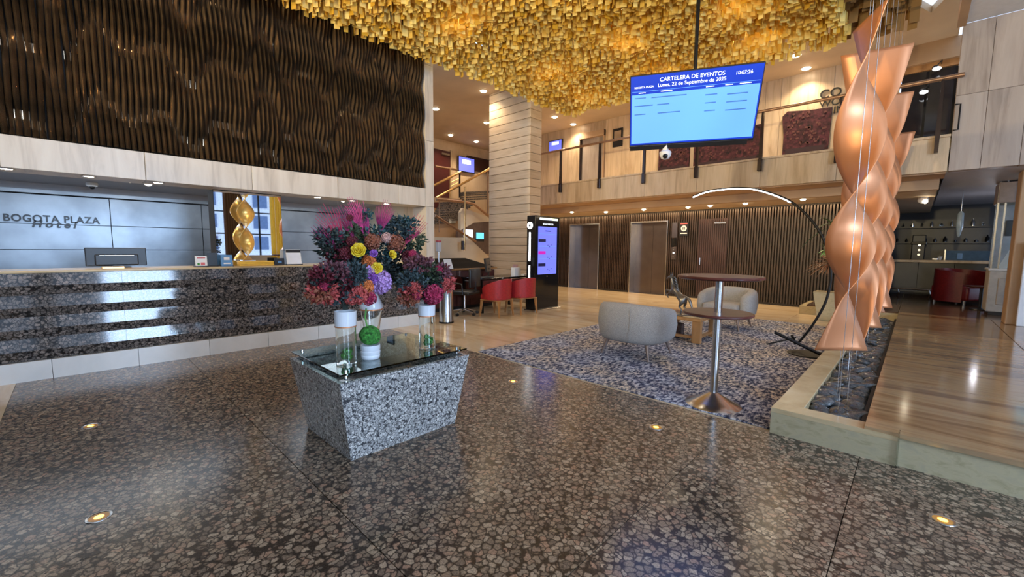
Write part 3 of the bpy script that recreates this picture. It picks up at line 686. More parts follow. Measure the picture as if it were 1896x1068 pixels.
# gallery downlights
for (x, y) in ((-10.6, 7.7), (-12.6, 9.8), (-12.6, 11.05), (-8.5, 7.7), (-10.5, 9.65), (-8.47, 10.67), (-8.5, 11.7), (-6.06, 10.8), (-4.2, 10.8), (-2.14, 10.8), (-2.1, 11.7)):
    downlight((x, y, 5.497), 'round warm downlight in the tan gallery ceiling', 'gallery ceiling downlights', .085, 75, (1, .8, .55), 130)

# ================================================================ GALLERY
rl = thing('gallery_railing', 'bronze gallery handrail on dark tapering posts bolted to the travertine front', 'railing', (-3.7, 9.94, 3.3))
MB().tube([(-5.0, 0, .93), (2.6, 0, .93)], .03, 10).build('handrail', rail_bronze, rl, 40)
for x in (-7.63, -6.32, -5.04, -3.76, -2.47, -1.2):
    MB().prism([(x + 3.7 - .022, 0, -.25), (x + 3.7 + .022, 0, -.25), (x + 3.7 + .03, 0, .05), (x + 3.7 + .018, 0, .91), (x + 3.7 - .018, 0, .91), (x + 3.7 - .03, 0, .05)], (0, -.035, 0), (0, .035, 0)).build('post', post_dark, rl)
    MB().bbox(x + 3.7 - .04, x + 3.7 + .04, -.05, .03, -.27, -.02, .01, 1).build('post_shoe', post_dark, rl)
rr = thing('gallery_railing', 'short bronze railing end beside the tall travertine wall', 'railing', (0, 9.94, 3.3))
MB().tube([(-.6, 0, .90), (.34, 0, .90)], .035, 10).build('handrail', rail_bronze, rr, 40)
MB().prism([(.08, 0, -.28), (.13, 0, -.28), (.135, 0, .1), (.12, 0, .87), (.09, 0, .87), (.075, 0, .1)], (0, -.04, 0), (0, .04, 0)).build('post', post_dark, rr)
MB().tube([(.27, -.02, .05), (.33, -.02, .05), (.33, -.02, .45), (.27, -.02, .45)], .012, 6).build('side_bracket', blackmetal, rr)
def wallscreen(loc, w_, h_, lab, rz=0):
    t = thing('wall_screen', lab, 'screen', loc, rz)
    MB().bbox(-w_ / 2, w_ / 2, -.06, 0, -h_ / 2, h_ / 2, .006, 1).build('housing', black, t); MB().box(-w_ / 2 + .03, w_ / 2 - .03, -.062, -.06, -h_ / 2 + .03, h_ / 2 - .03).build('display', kiosk_screen, t)
    MB().box(-w_ / 4, w_ / 4, -.064, -.062, 0.02, h_ / 3.2).build('picture', screen_text, t)
wallscreen((-9.42, 11.99, 5.0), .6, .38, 'small lit wall screen on the gallery wall above the kiosk')
t = wallscreen((-13.36, 11.15, 4.72), .85, .6, 'small lit wall screen in the stair hall', PI / 2)
gd = thing('gallery_door', 'pale wooden gallery door with dark jamb behind the railing', 'door', (-7.92, 12.0, 3.27))
MB().box(-.42, .42, .02, .06, 0, 1.75).build('door_leaf', travertine_g, gd); MB().box(-.48, -.42, -.05, .08, 0, 1.93).build('jamb', post_dark, gd); MB().box(.42, .46, -.05, .08, 0, 1.93).build('jamb', brown_soffit, gd)
MB().box(-.48, .46, -.1, .08, 1.75, 1.93).build('header', brown_soffit, gd)
vp = thing('photo_frame', 'small dark framed photograph on the gallery wall beside the door', 'picture', (-6.98, 11.98, 4.86))
MB().bbox(-.17, .17, -.03, 0, -.28, .28, .005, 1).build('frame', black, vp); MB().box(-.12, .12, -.033, -.03, -.05, .2).build('print', chrome, vp)
def hanging(lab, pts, X0=0):
    xs_ = [p[0] for p in pts]; cx_ = sum(xs_) / len(xs_); t = thing('textile_artwork', lab, 'artwork', (cx_, 11.95, 3.4))
    MB().prism([(p[0] - cx_, 0, p[1] - 3.4) for p in pts], (0, -.03, 0), (0, .03, 0)).build('cloth_panel', sofa_rose, t)
    zm = min(p[1] for p in pts); MB().box(xs_[0] - cx_ + .06, xs_[1] - cx_ - .06, -.035, -.03, zm - 3.4 + .1, zm - 3.4 + .3).build('lower_band', plain('dark_band', (.03, .012, .014), .8), t)
    mb = MB()
    for k in range(60):
        x = rnd.uniform(min(xs_) + .1, max(xs_) - .1) - cx_; z = rnd.uniform(zm + .35, max(p[1] for p in pts) - .1) - 3.4; l = rnd.uniform(.02, .06)
        mb.prism([(x, 0, z), (x + l, 0, z + .01), (x + l * .8, 0, z + .05), (x - .01, 0, z + .04)], (0, -.04, 0), (0, -.03, 0))
    mb.build('stitching', plain('stitch', (.10, .032, .026), .8), t, kind='stuff')
hanging('burgundy textile artwork with curved edges on the gallery wall', [(-2.5, 3.5), (-1.62, 3.5), (-1.6, 4.60), (-2.0, 4.62), (-2.45, 4.68), (-2.55, 4.58), (-2.5, 4.1)])
hanging('burgundy textile artwork on the gallery wall behind the television', [(-4.6, 3.45), (-3.0, 3.5), (-3.0, 4.5), (-4.6, 4.45)])
hanging('dark red textile artwork behind the television camera', [(-5.6, 3.45), (-4.72, 3.45), (-4.72, 4.5), (-5.6, 4.5)])
cw = thing('coworking_sign', 'black letters CO WORK ING on the gallery wall', 'sign', (-1.5, 11.97, 4.7))
for body, px_, py_, s_ in (('CO', 1538, 173, .27), ('WORK', 1550, 188, .21), ('ING', 1562, 201, .21)):
    q = ony(px_, py_, 11.97); sign_text('sign_letter', body, s_, black, cw, frame((q.x + 1.5, 0, q.z - 4.7), (1, 0, 0), (0, 0, 1)), .02)
for k, (x, z) in enumerate(((.0, 4.95), (-.15, 4.55))):  # glowing lenses stand in for spotlight reflections in the dark glazing
    t = thing('spotlight', ('upper' if k == 0 else 'lower') + ' white spotlight standing in for a reflection in the dark gallery glazing', 'light', (x, 11.8, z))
    MB().lathe([(.03, -.06), (.055, .0), (.05, .02)], n=14).build('housing', black, t, rot=(1.0, .5, 0)); MB().ball((.02, -.04, -.03), .05, 2, (1.3, 1, .7)).build('lens', ledwhite, t)
    MB().tube([(0, 0, .01), (.08, .0, .12), (.08, .26, .12)], .01, 6).build('arm', black, t)

# ================================================================ STAIR HALL
sh = thing('staircase', 'stone staircase with speckled treads and brass handrails behind the bell desk', 'staircase', (0, 0, 0))
def plank(name, pts, X, m, d=.12, parent=sh, lab=None):
    P3 = [onx(a, b, X) for a, b in pts]
    o = MB().prism(P3, (0, 0, 0), (-d, 0, 0)).build(name, m, parent)
    if lab: o['label'] = lab
    return o
plank('balustrade_wall', [(800, 439), (868, 440), (905, 475), (905, 540), (800, 548)], -9.6, cream_wall)
plank('stair_wall', [(853, 393), (858, 385), (905, 402), (905, 410), (878, 412), (853, 426)], -9.8, cream_wall)
plank('lower_wall', [(848, 428), (878, 412), (905, 410), (905, 470), (848, 470)], -10.6, plain('stair_dark_wall', (.14, .10, .09), .6))  # plain dark brown wall under the stair flight
plank('slatted_wall', [(800, 405), (850, 405), (850, 442), (800, 442)], -11.0, brown_soffit)
for k in range(7):
    x = 861 + 5 * k; plank('tread', [(x, 355 + k * .2), (x + 48, 353), (x + 48, 357), (x, 360)], -11.3 + k * .05, counter_granite, .3) if k == 0 else None
for k in range(9):
    y0 = 374 + k * 4.6; x0 = 822 + 0 * k - k * 2.2; x1 = 880 - k * 4.5
    plank('tread', [(x0, y0), (x1, y0 - 2), (x1, y0 + 2.4), (x0, y0 + 4)], -10.9 - k * .0, counter_granite, .28)
for k in range(4): plank('tread', [(862, 356 + 4 * k), (904, 354 + 4 * k), (904, 357 + 4 * k), (862, 359 + 4 * k)], -11.2, counter_granite, .3)
plank('landing', [(806, 365), (862, 369), (870, 374), (806, 374)], -11.4, brown_soffit)
def rail(pts, X, r, m=brass, n='handrail'): return MB().tube([onx(a, b, X) for a, b in pts], r, 8).build(n, m, sh, 50)
rail([(808, 366), (907, 312)], -9.9, .035); rail([(800, 345), (853, 318)], -11.2, .04)
rail([(808, 369), (862, 374), (878, 378), (906, 401)], -9.7, .04, rail_bronze); rail([(806, 399), (846, 425), (881, 447)], -9.4, .035, rail_bronze)
rail([(806, 308), (845, 314)], -11.6, .035, rail_bronze); rail([(861, 346), (860, 464)], -9.3, .025); rail([(834, 312), (833, 372)], -11.5, .02)
rail([(814, 368), (813, 430)], -9.8, .018, rail_bronze); rail([(851, 320), (851, 366)], -11.3, .03, post_dark, 'post'); rail([(903, 315), (903, 410)], -9.9, .02, rail_bronze, 'post')
rail([(857, 446), (857, 462)], -9.25, .05, post_dark, 'post_shoe')
for yy in (335, 342, 350): rail([(834, yy + 3), (849, yy - 4)], -11.55, .015)
pd = thing('stair_hall_door', 'tall dark red double door at the top of the stairs', 'door', (-13.38, 9.9, 3.2))
MB().box(0, .05, -1.2, .45, -.3, 1.9).build('door_leaf', plain('door_red', (.075, .014, .012), .35), pd); MB().box(0, .09, .45, .55, -.3, 1.95).build('jamb', travertine_y, pd)
MB().bbox(.05, .12, .0, .38, 1.72, 1.80, .01, 1).build('door_closer', chrome, pd)
MB().box(0, .06, 1.3, 2.6, 1.35, 1.9).build('transom_panel', plain('dark_transom', (.05, .02, .015), .4), pd)
sw = thing('wall_screen', 'cyan lit screen on the wall below the stairs', 'screen', tuple(onx(888, 437, -9.5)))
MB().bbox(-.02, .02, -.17, .17, -.16, .12, .005, 1).build('housing', black, sw); MB().box(.02, .023, -.15, .15, -.08, .10).build('display', cyan_scr, sw)
pp = tag(MB().box(-.01, .01, -.17, .17, -.10, .13).build('notice_sheet', screen_text, loc=onx(867, 433, -9.55)), 'pale notice sheet beside the cyan screen under the stairs', 'notice')
ds = thing('sanitizer_stand', 'white dispenser with red top by the pillar', 'dispenser', tuple(onx(812, 458, -8.3)))
MB().bbox(-.05, .05, -.05, .05, -.1, .12, .01).build('body', white_paint, ds); MB().bbox(-.05, .05, -.05, .05, .12, .17, .01).build('cap', paper_red, ds); MB().tube([(0, 0, -onx(812, 458, -8.3).z), (0, 0, -.09)], .02, 8).build('pole', chrome, ds)

# bell desk in the opening
bd = thing('bell_desk', 'dark topped bell desk between the travertine pillar and the column', 'desk', (-7.6, 5.9, 0))
MB().prism([(.25, -1.2, .93), (.25, 1.2, .93), (-1.3, 1.5, 1.12), (-1.3, -1.2, 1.12)], (0, 0, -.03), (0, 0, 0)).build('desktop', plain('espresso_top', (.008, .005, .004), .7, spec=.04), bd)
MB().box(.22, .27, -1.2, 1.2, .90, .935).build('edge_trim', oak, bd)
for k in range(6): MB().box(.16, .2, -1.15 + k * .39, -1.15 + k * .39 + .375, .08, .88).build('front_panel', mahogany, bd)
MB().box(-.9, .16, -1.1, 1.15, 0, .9).build('carcass', black, bd)
# trash bin
tb = thing('waste_bin', 'small brushed steel cylinder bin standing behind the flower vases', 'bin', (-6.262, 4.75, 0))
MB().lathe([(.13, 0), (.135, .02), (.13, .03), (.13, .60), (.12, .61)], n=24).build('body', chrome, tb, 40); MB().lathe([(.132, .0), (.138, 0), (.138, .025), (.132, .03)], n=24).build('base_ring', blackmetal, tb)
# concierge desk
cdk = thing('concierge_desk', 'dark concierge desk with glass top in front of the column', 'desk', (-6.95, 6.9, 0))
MB().bbox(-.35, .35, -.95, .6, .72, .75, .005, 1).build('desktop', black_gloss, cdk)
for x in (-.3, .3):
    for y in (-.9, .55): MB().box(x - .025, x + .025, y - .025, y + .025, 0, .72).build('leg', blackmetal, cdk)
MB().box(-.33, -.31, -.9, .55, .25, .7).build('modesty_panel', mahogany, cdk); MB().box(.31, .33, -.9, .55, .55, .7).build('apron', mahogany, cdk)
mo2 = thing('desk_monitor', 'black monitor tilted on the concierge desk beside the column', 'monitor', (-7.02, 6.55, .75), math.radians(35))
MB().bbox(-.02, .02, -.24, .24, .1, .42, .006, 1).build('bezel', black, mo2, rot=(0, -.15, 0)); MB().box(.02, .022, -.22, .22, .12, .40).build('display', win_glass_dark, mo2, rot=(0, -.15, 0))
MB().box(-.03, .0, -.03, .03, 0, .2).build('stand', black, mo2); MB().bbox(-.08, .1, -.12, .12, 0, .012, .004, 1).build('foot', black, mo2)
kb = MB().bbox(-.07, .07, -.2, .2, 0, .02, .005, 1).build('keyboard', black, loc=(-6.75, 6.2, .75)); tag(kb, 'black keyboard on the concierge desk', 'keyboard')
bh = thing('leaflet_holder', 'cream leaflet holder on the concierge desk', 'leaflet', (-6.75, 7.15, .75))
MB().bbox(-.06, .06, -.1, .1, 0, .2, .004, 1).build('pocket', paper, bh); MB().box(-.03, -.01, -.08, .08, .1, .27).build('card', plain('card_rose', (.5, .3, .28), .5), bh)
pb = MB().prism([(-.08, -.12, 0), (.1, -.12, 0), (.1, .12, 0), (-.08, .12, 0)], (0, 0, 0), (0, 0, .035)).build('paper_pad', paper, loc=(-6.72, 7.42, .752)); tag(pb, 'white paper pad at the kiosk end of the concierge desk', 'paper')
ph = thing('sign_holder', 'white sign card in a black holder behind the office chair', 'sign holder', (-7.2, 5.55, .93), .3)
MB().prism([(0, -.15, 0), (0, .15, 0), (-.06, .13, .22), (-.06, -.13, .22)], (-.004, 0, 0), (.004, 0, 0)).build('card', paper, ph); MB().bbox(-.1, .04, -.15, .15, -.0, .012, .003, 1).build('base', black, ph)
# office chair
oc = thing('office_chair', 'black swivel office chair with chrome star base at the desks', 'chair', (-6.78, 5.62, 0), math.radians(200))
for k in range(5):
    a = k * 2 * PI / 5 + .3; MB().tube([(0, 0, .11), (.28 * math.cos(a), .28 * math.sin(a), .07)], [.025, .018], 8).build('base_arm', chrome, oc, 50)
    MB().lathe([(.012, -.028), (.028, -.024), (.028, .024), (.012, .028)], n=12).build('caster', black, oc, loc=(.29 * math.cos(a), .29 * math.sin(a), .03), rot=(PI / 2, 0, a))
MB().tube([(0, 0, .1), (0, 0, .45)], .025, 10).build('gas_lift', chrome, oc, 50); MB().bbox(-.24, .24, -.25, .25, .43, .51, .035, 3).build('seat', black, oc, 50)
MB().bbox(-.27, -.21, -.22, .22, .58, .98, .03, 3).build('backrest', black, oc, 50)
for s in (-1, 1): MB().tube([(-.1, s * .25, .45), (-.1, s * .28, .66), (.15, s * .28, .68)], .018, 8).build('armrest', black, oc, 50)
MB().tube([(-.1, 0, .44), (-.27, 0, .5), (-.26, 0, .7)], .02, 8).build('back_support', black, oc, 50)
# red tub chairs
def shell(n, r, R0, th, z0, hfun, a0, a1, flare=0, zseg=5):
    mb = MB(); V = []
    for i in range(n + 1):
        a = a0 + (a1 - a0) * i / n; h = hfun(i / n)
        for inner in (0, 1):
            for k in range(zseg + 1):
                z = z0 + (h - z0) * k / zseg; rr_ = (r - (th if inner else 0)) * (1 + flare * k / zseg)
                V.append((rr_ * math.cos(a) * R0[0], rr_ * math.sin(a) * R0[1], z + (0 if (k < zseg) else -.0)))
    m_ = 2 * (zseg + 1); F = []
    for i in range(n):
        for k in range(zseg):
            o = i * m_ + k; F.append((o, o + m_, o + m_ + 1, o + 1)); o2 = o + zseg + 1; F.append((o2, o2 + 1, o2 + m_ + 1, o2 + m_))
        o = i * m_; t1_ = o + zseg; t2_ = o + 2 * zseg + 1; F.append((t1_, t1_ + m_, t2_ + m_, t2_)); F.append((o, o + zseg + 1, o + zseg + 1 + m_, o + m_))
    for o in (0, n * m_): F.append(tuple(list(range(o, o + zseg + 1)) + list(range(o + 2 * zseg + 1, o + zseg, -1))))
    return mb.add(V, F)
def red_chair(lab, loc, rz):
    t = thing('tub_chair', lab, 'chair', loc, rz, 'red visitor chairs')
    mb = shell(28, .31, (.95, 1), .05, .36, lambda u: .58 + .20 * math.sin(u * PI) ** .9, math.radians(55), math.radians(305), .04)
    o = mb.build('backrest', red_leather, t, 60); 
    MB().bbox(-.22, .26, -.24, .24, .34, .46, .04, 3).build('seat', red_leather, t, 50)
    MB().bbox(-.25, .25, -.25, .25, .33, .355, .01, 1).build('seat_frame', oak, t)
    for sx, sy in ((-1, -1), (-1, 1), (1, -1), (1, 1)): MB().tube([(sx * .22, sy * .21, .35), (sx * .25, sy * .24, 0)], [.034, .016], 4).build('leg', oak, t)
    return t
red_chair('red leather tub chair with oak legs facing the desk, nearer the office chair', (-6.2, 6.0, 0), math.radians(180 + 8))
red_chair('red leather tub chair with oak legs facing the desk, beside the kiosk', (-6.12, 6.66, 0), math.radians(180 - 4))
# kiosk
ks = thing('digital_kiosk', 'tall black digital kiosk with blue touch screen beside the column', 'kiosk', (-6.15, 7.42, 0))
MB().bbox(-.13, .13, -.43, .43, .03, 2.12, .02, 2).build('body', black_gloss, ks); MB().bbox(-.16, .18, -.46, .46, 0, .035, .008, 1).build('base_plate', chrome, ks)
MB().box(.13, .134, -.34, .32, .82, 1.88).build('display', kiosk_screen, ks)
for z, m in ((1.57, kiosk_dark), (1.30, kiosk_pink), (1.03, kiosk_dark)):
    MB().bbox(.134, .138, -.33, -.08, z - .03, z + .04, .002, 1).build('badge', m, ks)
    for dy, dz in ((.0, -.1), (.14, -.09), (.06, -.13)): MB().lathe([(.012, 0), (.012, .003)], n=8).build('dot', kiosk_dark, ks, loc=(.134, dy, z + dz), rot=(0, PI / 2, 0))
for z in (1.72, 1.44, 1.17): MB().box(.134, .136, -.33, .31, z, z + .004).build('divider', screen_blue, ks)
MB().box(.134, .137, -.1, .1, 1.78, 1.80).build('caption', kiosk_dark, ks)
MB().bbox(.13, .145, -.30, .34, 2.03, 2.075, .006, 2).build('light_pill', screen_text, ks); MB().bbox(.131, .147, .12, .34, 2.032, 2.073, .006, 2).build('light_pill', pale_green, ks)
text('logo_text', 'BOGOTA PLAZA', .05, screen_text, ks, frame((.133, 0, 1.94), (0, 1, 0), (0, 0, 1)), .001)
MB().lathe([(.075, 0), (.075, .01)], n=24).build('round_light', ledwhite, ks, loc=(-.03, -.431, 1.9), rot=(PI / 2, 0, 0)); MB().lathe([(.03, 0), (.03, .014)], n=16).build('round_symbol', black, ks, loc=(-.03, -.431, 1.9), rot=(PI / 2, 0, 0))
MB().bbox(-.05, -.01, -.445, -.43, 1.12, 1.75, .008, 2).build('light_bar', ledwhite, ks); MB().bbox(-.045, -.015, -.445, -.43, .45, 1.02, .008, 2).build('light_bar', ledwhite, ks)
MB().lathe([(.015, 0), (.015, .01)], n=10).build('button', chrome, ks, loc=(.13, -.02, .77), rot=(0, PI / 2, 0))

# ================================================================ LOUNGE
rg = tag(MB().bbox(-1.725, 1.725, -2.93, 2.93, 0, .012, .004, 1).build('area_rug', rug_m, loc=(-2.447, 6.62, .0)), 'large blue grey distressed rug on the lounge floor', 'rug')
def armchair(lab, loc, rz):
    t = thing('lounge_armchair', lab, 'armchair', loc, rz, 'grey lounge armchairs')
    # rounded tub shell swept around 3 sides; opening toward +x local
    n = 36; m = 14; V = []; F = []
    for i in range(n + 1):
        u = i / n; a = math.radians(48) + math.radians(264) * u
        back = math.sin(PI * u) ** 1.0
        ht = .60 + .11 * back; zc = (.20 + ht) / 2; hz = (ht - .20) / 2; th = .085 + .01 * back
        endf = min(1, min(u, 1 - u) / .06); endf = math.sqrt(1 - (1 - endf) ** 2) * .75 + .25
        sq = 1 / (abs(math.cos(a)) ** 3.2 + abs(math.sin(a)) ** 3.2) ** (1 / 3.2)
        R = .355 * sq
        for j in range(m):
            b = 2 * PI * j / m; cb, sb = math.cos(b), math.sin(b)
            cb = math.copysign(abs(cb) ** .6, cb); sb = math.copysign(abs(sb) ** .5, sb)
            r = R + th * cb * endf + .012 * (1 - abs(sb)) - .03 * (sb < 0) * abs(sb) ** 3
            V.append((r * math.cos(a), r * math.sin(a) * 1.04, zc + hz * sb * (.5 + .5 * endf)))
    for i in range(n):
        for j in range(m): F.append((i * m + j, i * m + (j + 1) % m, (i + 1) * m + (j + 1) % m, (i + 1) * m + j))
    F.append(tuple(range(m - 1, -1, -1))); F.append(tuple(n * m + j for j in range(m)))
    MB().add(V, F).build('shell', fabric, t, 70)
    MB().bbox(-.31, .38, -.30, .30, .27, .45, .06, 4).build('seat_cushion', fabric, t, 60)
    MB().bbox(-.34, .34, -.34, .34, .22, .30, .05, 3).build('underframe', fabric, t, 60)
    mb = MB().tube([(-.452, -.13, .26), (-.458, -.13, .45), (-.45, -.13, .66)], .0025, 6); mb.build('seam', fabric, t)
    for sx, sy in ((-1, -1), (-1, 1), (1, -1), (1, 1)): MB().tube([(sx * .26, sy * .26, .25), (sx * .33, sy * .33, .0)], [.028, .013], 10).build('leg', taupe_leg, t, 50)
    return t
armchair('grey boucle lounge armchair seen from behind, nearest the bar table', (-2.62, 5.15, .012), math.radians(90))
armchair('grey boucle lounge armchair facing the viewer behind the coffee table', (-2.42, 8.15, .012), math.radians(-92))
cf = thing('coffee_table', 'low square oak coffee table with thick panel legs on the rug', 'table', (-2.58, 6.68, .012))
MB().bbox(-.38, .38, -.40, -.28, .33, .385, .01, 2).build('top_rail', oak, cf); MB().bbox(-.38, .38, .30, .42, .33, .385, .01, 2).build('top_rail', oak, cf)
MB().bbox(-.38, -.25, -.28, .30, .33, .385, .01, 2).build('top_rail', oak, cf); MB().bbox(.25, .38, -.28, .30, .33, .385, .01, 2).build('top_rail', oak, cf)
MB().box(-.25, .25, -.28, .30, .34, .375).build('top_insert', mahogany, cf)
MB().bbox(.12, .38, -.42, -.26, .386, .398, .004, 1).build('stone_corner', curb_marble, cf)
for x, y in ((.31, -.34), (.31, .36), (-.31, .36), (-.31, -.34)): MB().bbox(x - .065, x + .065, y - .035, y + .035, 0, .33, .008, 2).build('leg', oak, cf)
MB().bbox(-.25, .25, -.35, -.30, .06, .10, .005, 1).build('lower_stretcher', oak, cf); MB().bbox(.28, .33, -.28, .30, .06, .10, .005, 1).build('lower_stretcher', oak, cf)
bx = tag(MB().bbox(-.12, .12, -.1, .1, 0, .22, .02, 2).build('woven_basket', plain('woven', (.10, .06, .05), .9, var=.5, scale=70), loc=(-2.72, 6.62, .013)), 'dark woven basket under the coffee table', 'basket')
# horse statue (rearing) on the table
hs_ = thing('horse_statue', 'dark metal rearing horse statue on the coffee table', 'statue', (-2.60, 6.42, .40), math.radians(165)); hs_.scale = (1.3, 1.5, 1.3)
def skin(name, verts, edges, mat, parent, sub=2, root=0):
    me = bpy.data.meshes.new(name); me.from_pydata([v[:3] for v in verts], edges, []); me.materials.append(mat)
    o = bpy.data.objects.new(name, me); C.objects.link(o); o.parent = parent
    sk = o.modifiers.new('skin', 'SKIN'); me.skin_vertices.new() if not me.skin_vertices else None
    for i, v in enumerate(verts): me.skin_vertices[0].data[i].radius = (v[3], v[3] * (v[4] if len(v) > 4 else 1)); 
    me.skin_vertices[0].data[root].use_root = True
    sb = o.modifiers.new('sub', 'SUBSURF'); sb.levels = sub; sb.render_levels = sub
    me.polygons.foreach_set('use_smooth', [True] * len(me.polygons)); sk.use_smooth_shade = True
    return o
bronze_dark = plain('pewter', (.20, .19, .18), .3, .85)
V = [(-.06, 0, .20, .040), (.0, 0, .235, .036), (.05, 0, .29, .038), (.085, 0, .35, .028), (.10, 0, .41, .022), (.115, 0, .45, .022), (.15, 0, .435, .016), (.18, 0, .41, .010),
     (-.07, .028, .15, .022), (-.04, .03, .10, .013), (-.075, .03, .06, .009), (-.06, .03, .015, .009),
     (-.08, -.028, .15, .022), (-.055, -.03, .10, .013), (-.09, -.03, .06, .009), (-.08, -.03, .015, .009),
     (.10, .025, .27, .016), (.15, .03, .29, .010), (.165, .03, .24, .008), (.14, .03, .22, .008),
     (.095, -.025, .25, .016), (.15, -.03, .25, .010), (.19, -.03, .21, .008), (.17, -.03, .18, .008),
     (-.10, 0, .22, .016), (-.15, 0, .19, .018), (-.18, 0, .12, .012), (-.19, 0, .07, .005)]
Ed = [(0, 1), (1, 2), (2, 3), (3, 4), (4, 5), (5, 6), (6, 7), (0, 8), (8, 9), (9, 10), (10, 11), (0, 12), (12, 13), (13, 14), (14, 15), (2, 16), (16, 17), (17, 18), (18, 19), (2, 20), (20, 21), (21, 22), (22, 23), (0, 24), (24, 25), (25, 26), (26, 27)]
skin('body', V, Ed, bronze_dark, hs_, 1)
MB().lathe([(.10, 0), (.11, .005), (.10, .018), (.05, .022)], (-.06, 0, 0), 18, 1.2, .8).build('base', bronze_dark, hs_, 40)
for s in (-1, 1): MB().tube([(.108, s * .012, .46), (.112, s * .014, .495)], [.008, .001], 6).build('ear', bronze_dark, hs_)
mb = MB()
for k in range(9): z = .30 + k * .018; xk = .06 + k * .006; mb.tube([(xk - .01, 0, z), (xk - .05, .01 * (-1) ** k, z - .0), (xk - .065, 0, z - .03)], [.010, .007, .002], 5)
mb.build('mane', bronze_dark, hs_)
# bar table
bt = thing('bar_table', 'tall two tier round mahogany bar table on a steel pedestal', 'table', (-1.235, 3.93, .0))
MB().lathe([(.001, 1.145), (.33, 1.145), (.348, 1.155), (.350, 1.165), (.343, 1.175), (.001, 1.175)], n=56).build('table_top', mahogany, bt, 40)
MB().lathe([(.026, .825), (.272, .825), (.286, .835), (.286, .845), (.28, .852), (.026, .852)], n=48).build('lower_shelf', mahogany, bt, 40)
MB().lathe([(.035, .05), (.033, .2), (.033, 1.145)], n=24).build('pole', chrome, bt, 50)
MB().lathe([(.232, .0), (.238, .006), (.232, .014), (.16, .045), (.06, .105), (.036, .12), (.034, .14)], n=56).build('base_cone', chrome, bt, 50)
MB().lathe([(.036, .808), (.045, .808), (.045, .825), (.036, .825)], n=20).build('collar', chrome, bt)
# arc lamp
al = thing('arc_floor_lamp', 'black arc floor lamp with curved white led strip over the lounge', 'floor lamp', (-1.0, 6.9, .012))
pp_ = [(1283, 364), (1310, 354), (1345, 349), (1370, 348), (1400, 350), (1440, 362), (1470, 377), (1500, 405), (1522, 437), (1533, 470), (1538, 500), (1537, 525), (1530, 555), (1518, 580), (1500, 608), (1478, 635)]
arc = [ony(a, b, 6.95) - Vector((-1.0, 6.9, .012)) for a, b in pp_]
# smooth the arc (Catmull-Rom)
def cr(P, n=6):
    out = []
    for i in range(len(P) - 1):
        p0, p1, p2, p3 = P[max(i - 1, 0)], P[i], P[i + 1], P[min(i + 2, len(P) - 1)]
        for k in range(n):
            t_ = k / n; out.append(.5 * ((2 * p1) + (p2 - p0) * t_ + (2 * p0 - 5 * p1 + 4 * p2 - p3) * t_ ** 2 + (3 * p1 - p0 - 3 * p2 + p3) * t_ ** 3))
    return out + [P[-1]]
arcs = cr(arc); arcs[-1].z = max(arcs[-1].z, .05)
MB().tube(arcs, .016, 8).build('arc_tube', blackmetal, al, 60)
k_ = 36
cen = Vector((-.9, .05, 1.2))
led = [p + (Vector((-.95, .05, 1.15)) - p).normalized() * .013 + Vector((0, -.012, 0)) for p in arcs[:k_]]
MB().tube(led, .0095, 6).build('led_strip', ledwhite, al, 60)
q1 = ony(1463, 622, 6.7) ; 
MB().tube([(-.32, -.35, .28), (.26, -.25, .02)], .022, 6).build('foot_bar', blackmetal, al); MB().tube([(-.42, -.25, .08), (-.13, .0, .18)], .012, 6).build('foot_bar', blackmetal, al)
MB().tube([(-.13, 0, .10), (-.16, -.1, .22)], .02, 6).build('joint', blackmetal, al)
MB().lathe([(.24, 0), (.24, .012), (.22, .016)], (.05, -.15, 0), 32).build('base_disc', blackmetal, al)
# plant behind
pt = thing('potted_palm', 'spiky potted palm in a tapered cream planter before the slatted wall', 'plant', (-1.22, 10.5, 0))
MB().prism([(-.14, -.14, 0), (.14, -.14, 0), (.14, .14, 0), (-.14, .14, 0)], (0, 0, 0), (0, 0, .001)).build('pot_foot', black, pt)
mb = MB(); mb.add([(x * s, y * s, z) for z, s in ((0, .13), (.58, .23)) for x, y in ((-1, -1), (1, -1), (1, 1), (-1, 1))], [(3, 2, 1, 0), (4, 5, 6, 7), (0, 1, 5, 4), (1, 2, 6, 5), (2, 3, 7, 6), (3, 0, 4, 7)]); mb.build('planter', curb_face, pt)
MB().tube([(0, 0, .55), (.02, 0, 1.1), (-.02, .02, 1.9)], [.02, .018, .01], 6).build('stem', brown_soffit, pt)
leaf_dark = plain('palm_leaf', (.10, .16, .06), .5); leaf_red = plain('red_leaf', (.34, .17, .09), .5); leaf_green = plain('bright_leaf', (.13, .36, .08), .45)
def blades(mb, c, n, L_, w_, up=.5, seed=1, droop=.5):
    R = random.Random(seed)
    for i in range(n):
        a = R.uniform(0, 2 * PI); e = R.uniform(-.35, 1.2) * up * 2; l = L_ * R.uniform(.7, 1.1)
        d = Vector((math.cos(a) * math.cos(e), math.sin(a) * math.cos(e), math.sin(e))); s_ = d.cross(Vector((0, 0, 1))).normalized() * w_
        pts = [Vector(c) + d * l * t_ + Vector((0, 0, -droop * l * t_ * t_)) for t_ in (0, .35, .7, 1)]
        mb.add([pts[0] - s_ * .3, pts[0] + s_ * .3, pts[1] + s_, pts[1] - s_, pts[2] + s_ * .8, pts[2] - s_ * .8, pts[3]], [(0, 1, 2, 3), (3, 2, 4, 5), (5, 4, 6)])
mb = MB(); blades(mb, (0, 0, 1.15), 150, .52, .010, .35, 2, .35); mb.build('spiky_leaves', leaf_red, pt, kind='stuff')
mb = MB(); blades(mb, (-.02, .02, 1.45), 26, .3, .03, .5, 3); mb.build('leaf_rosette', leaf_green, pt, kind='stuff')
mb = MB(); blades(mb, (-.02, .02, 1.9), 18, .55, .03, .6, 4, .6); mb.build('palm_fronds', leaf_dark, pt, kind='stuff')

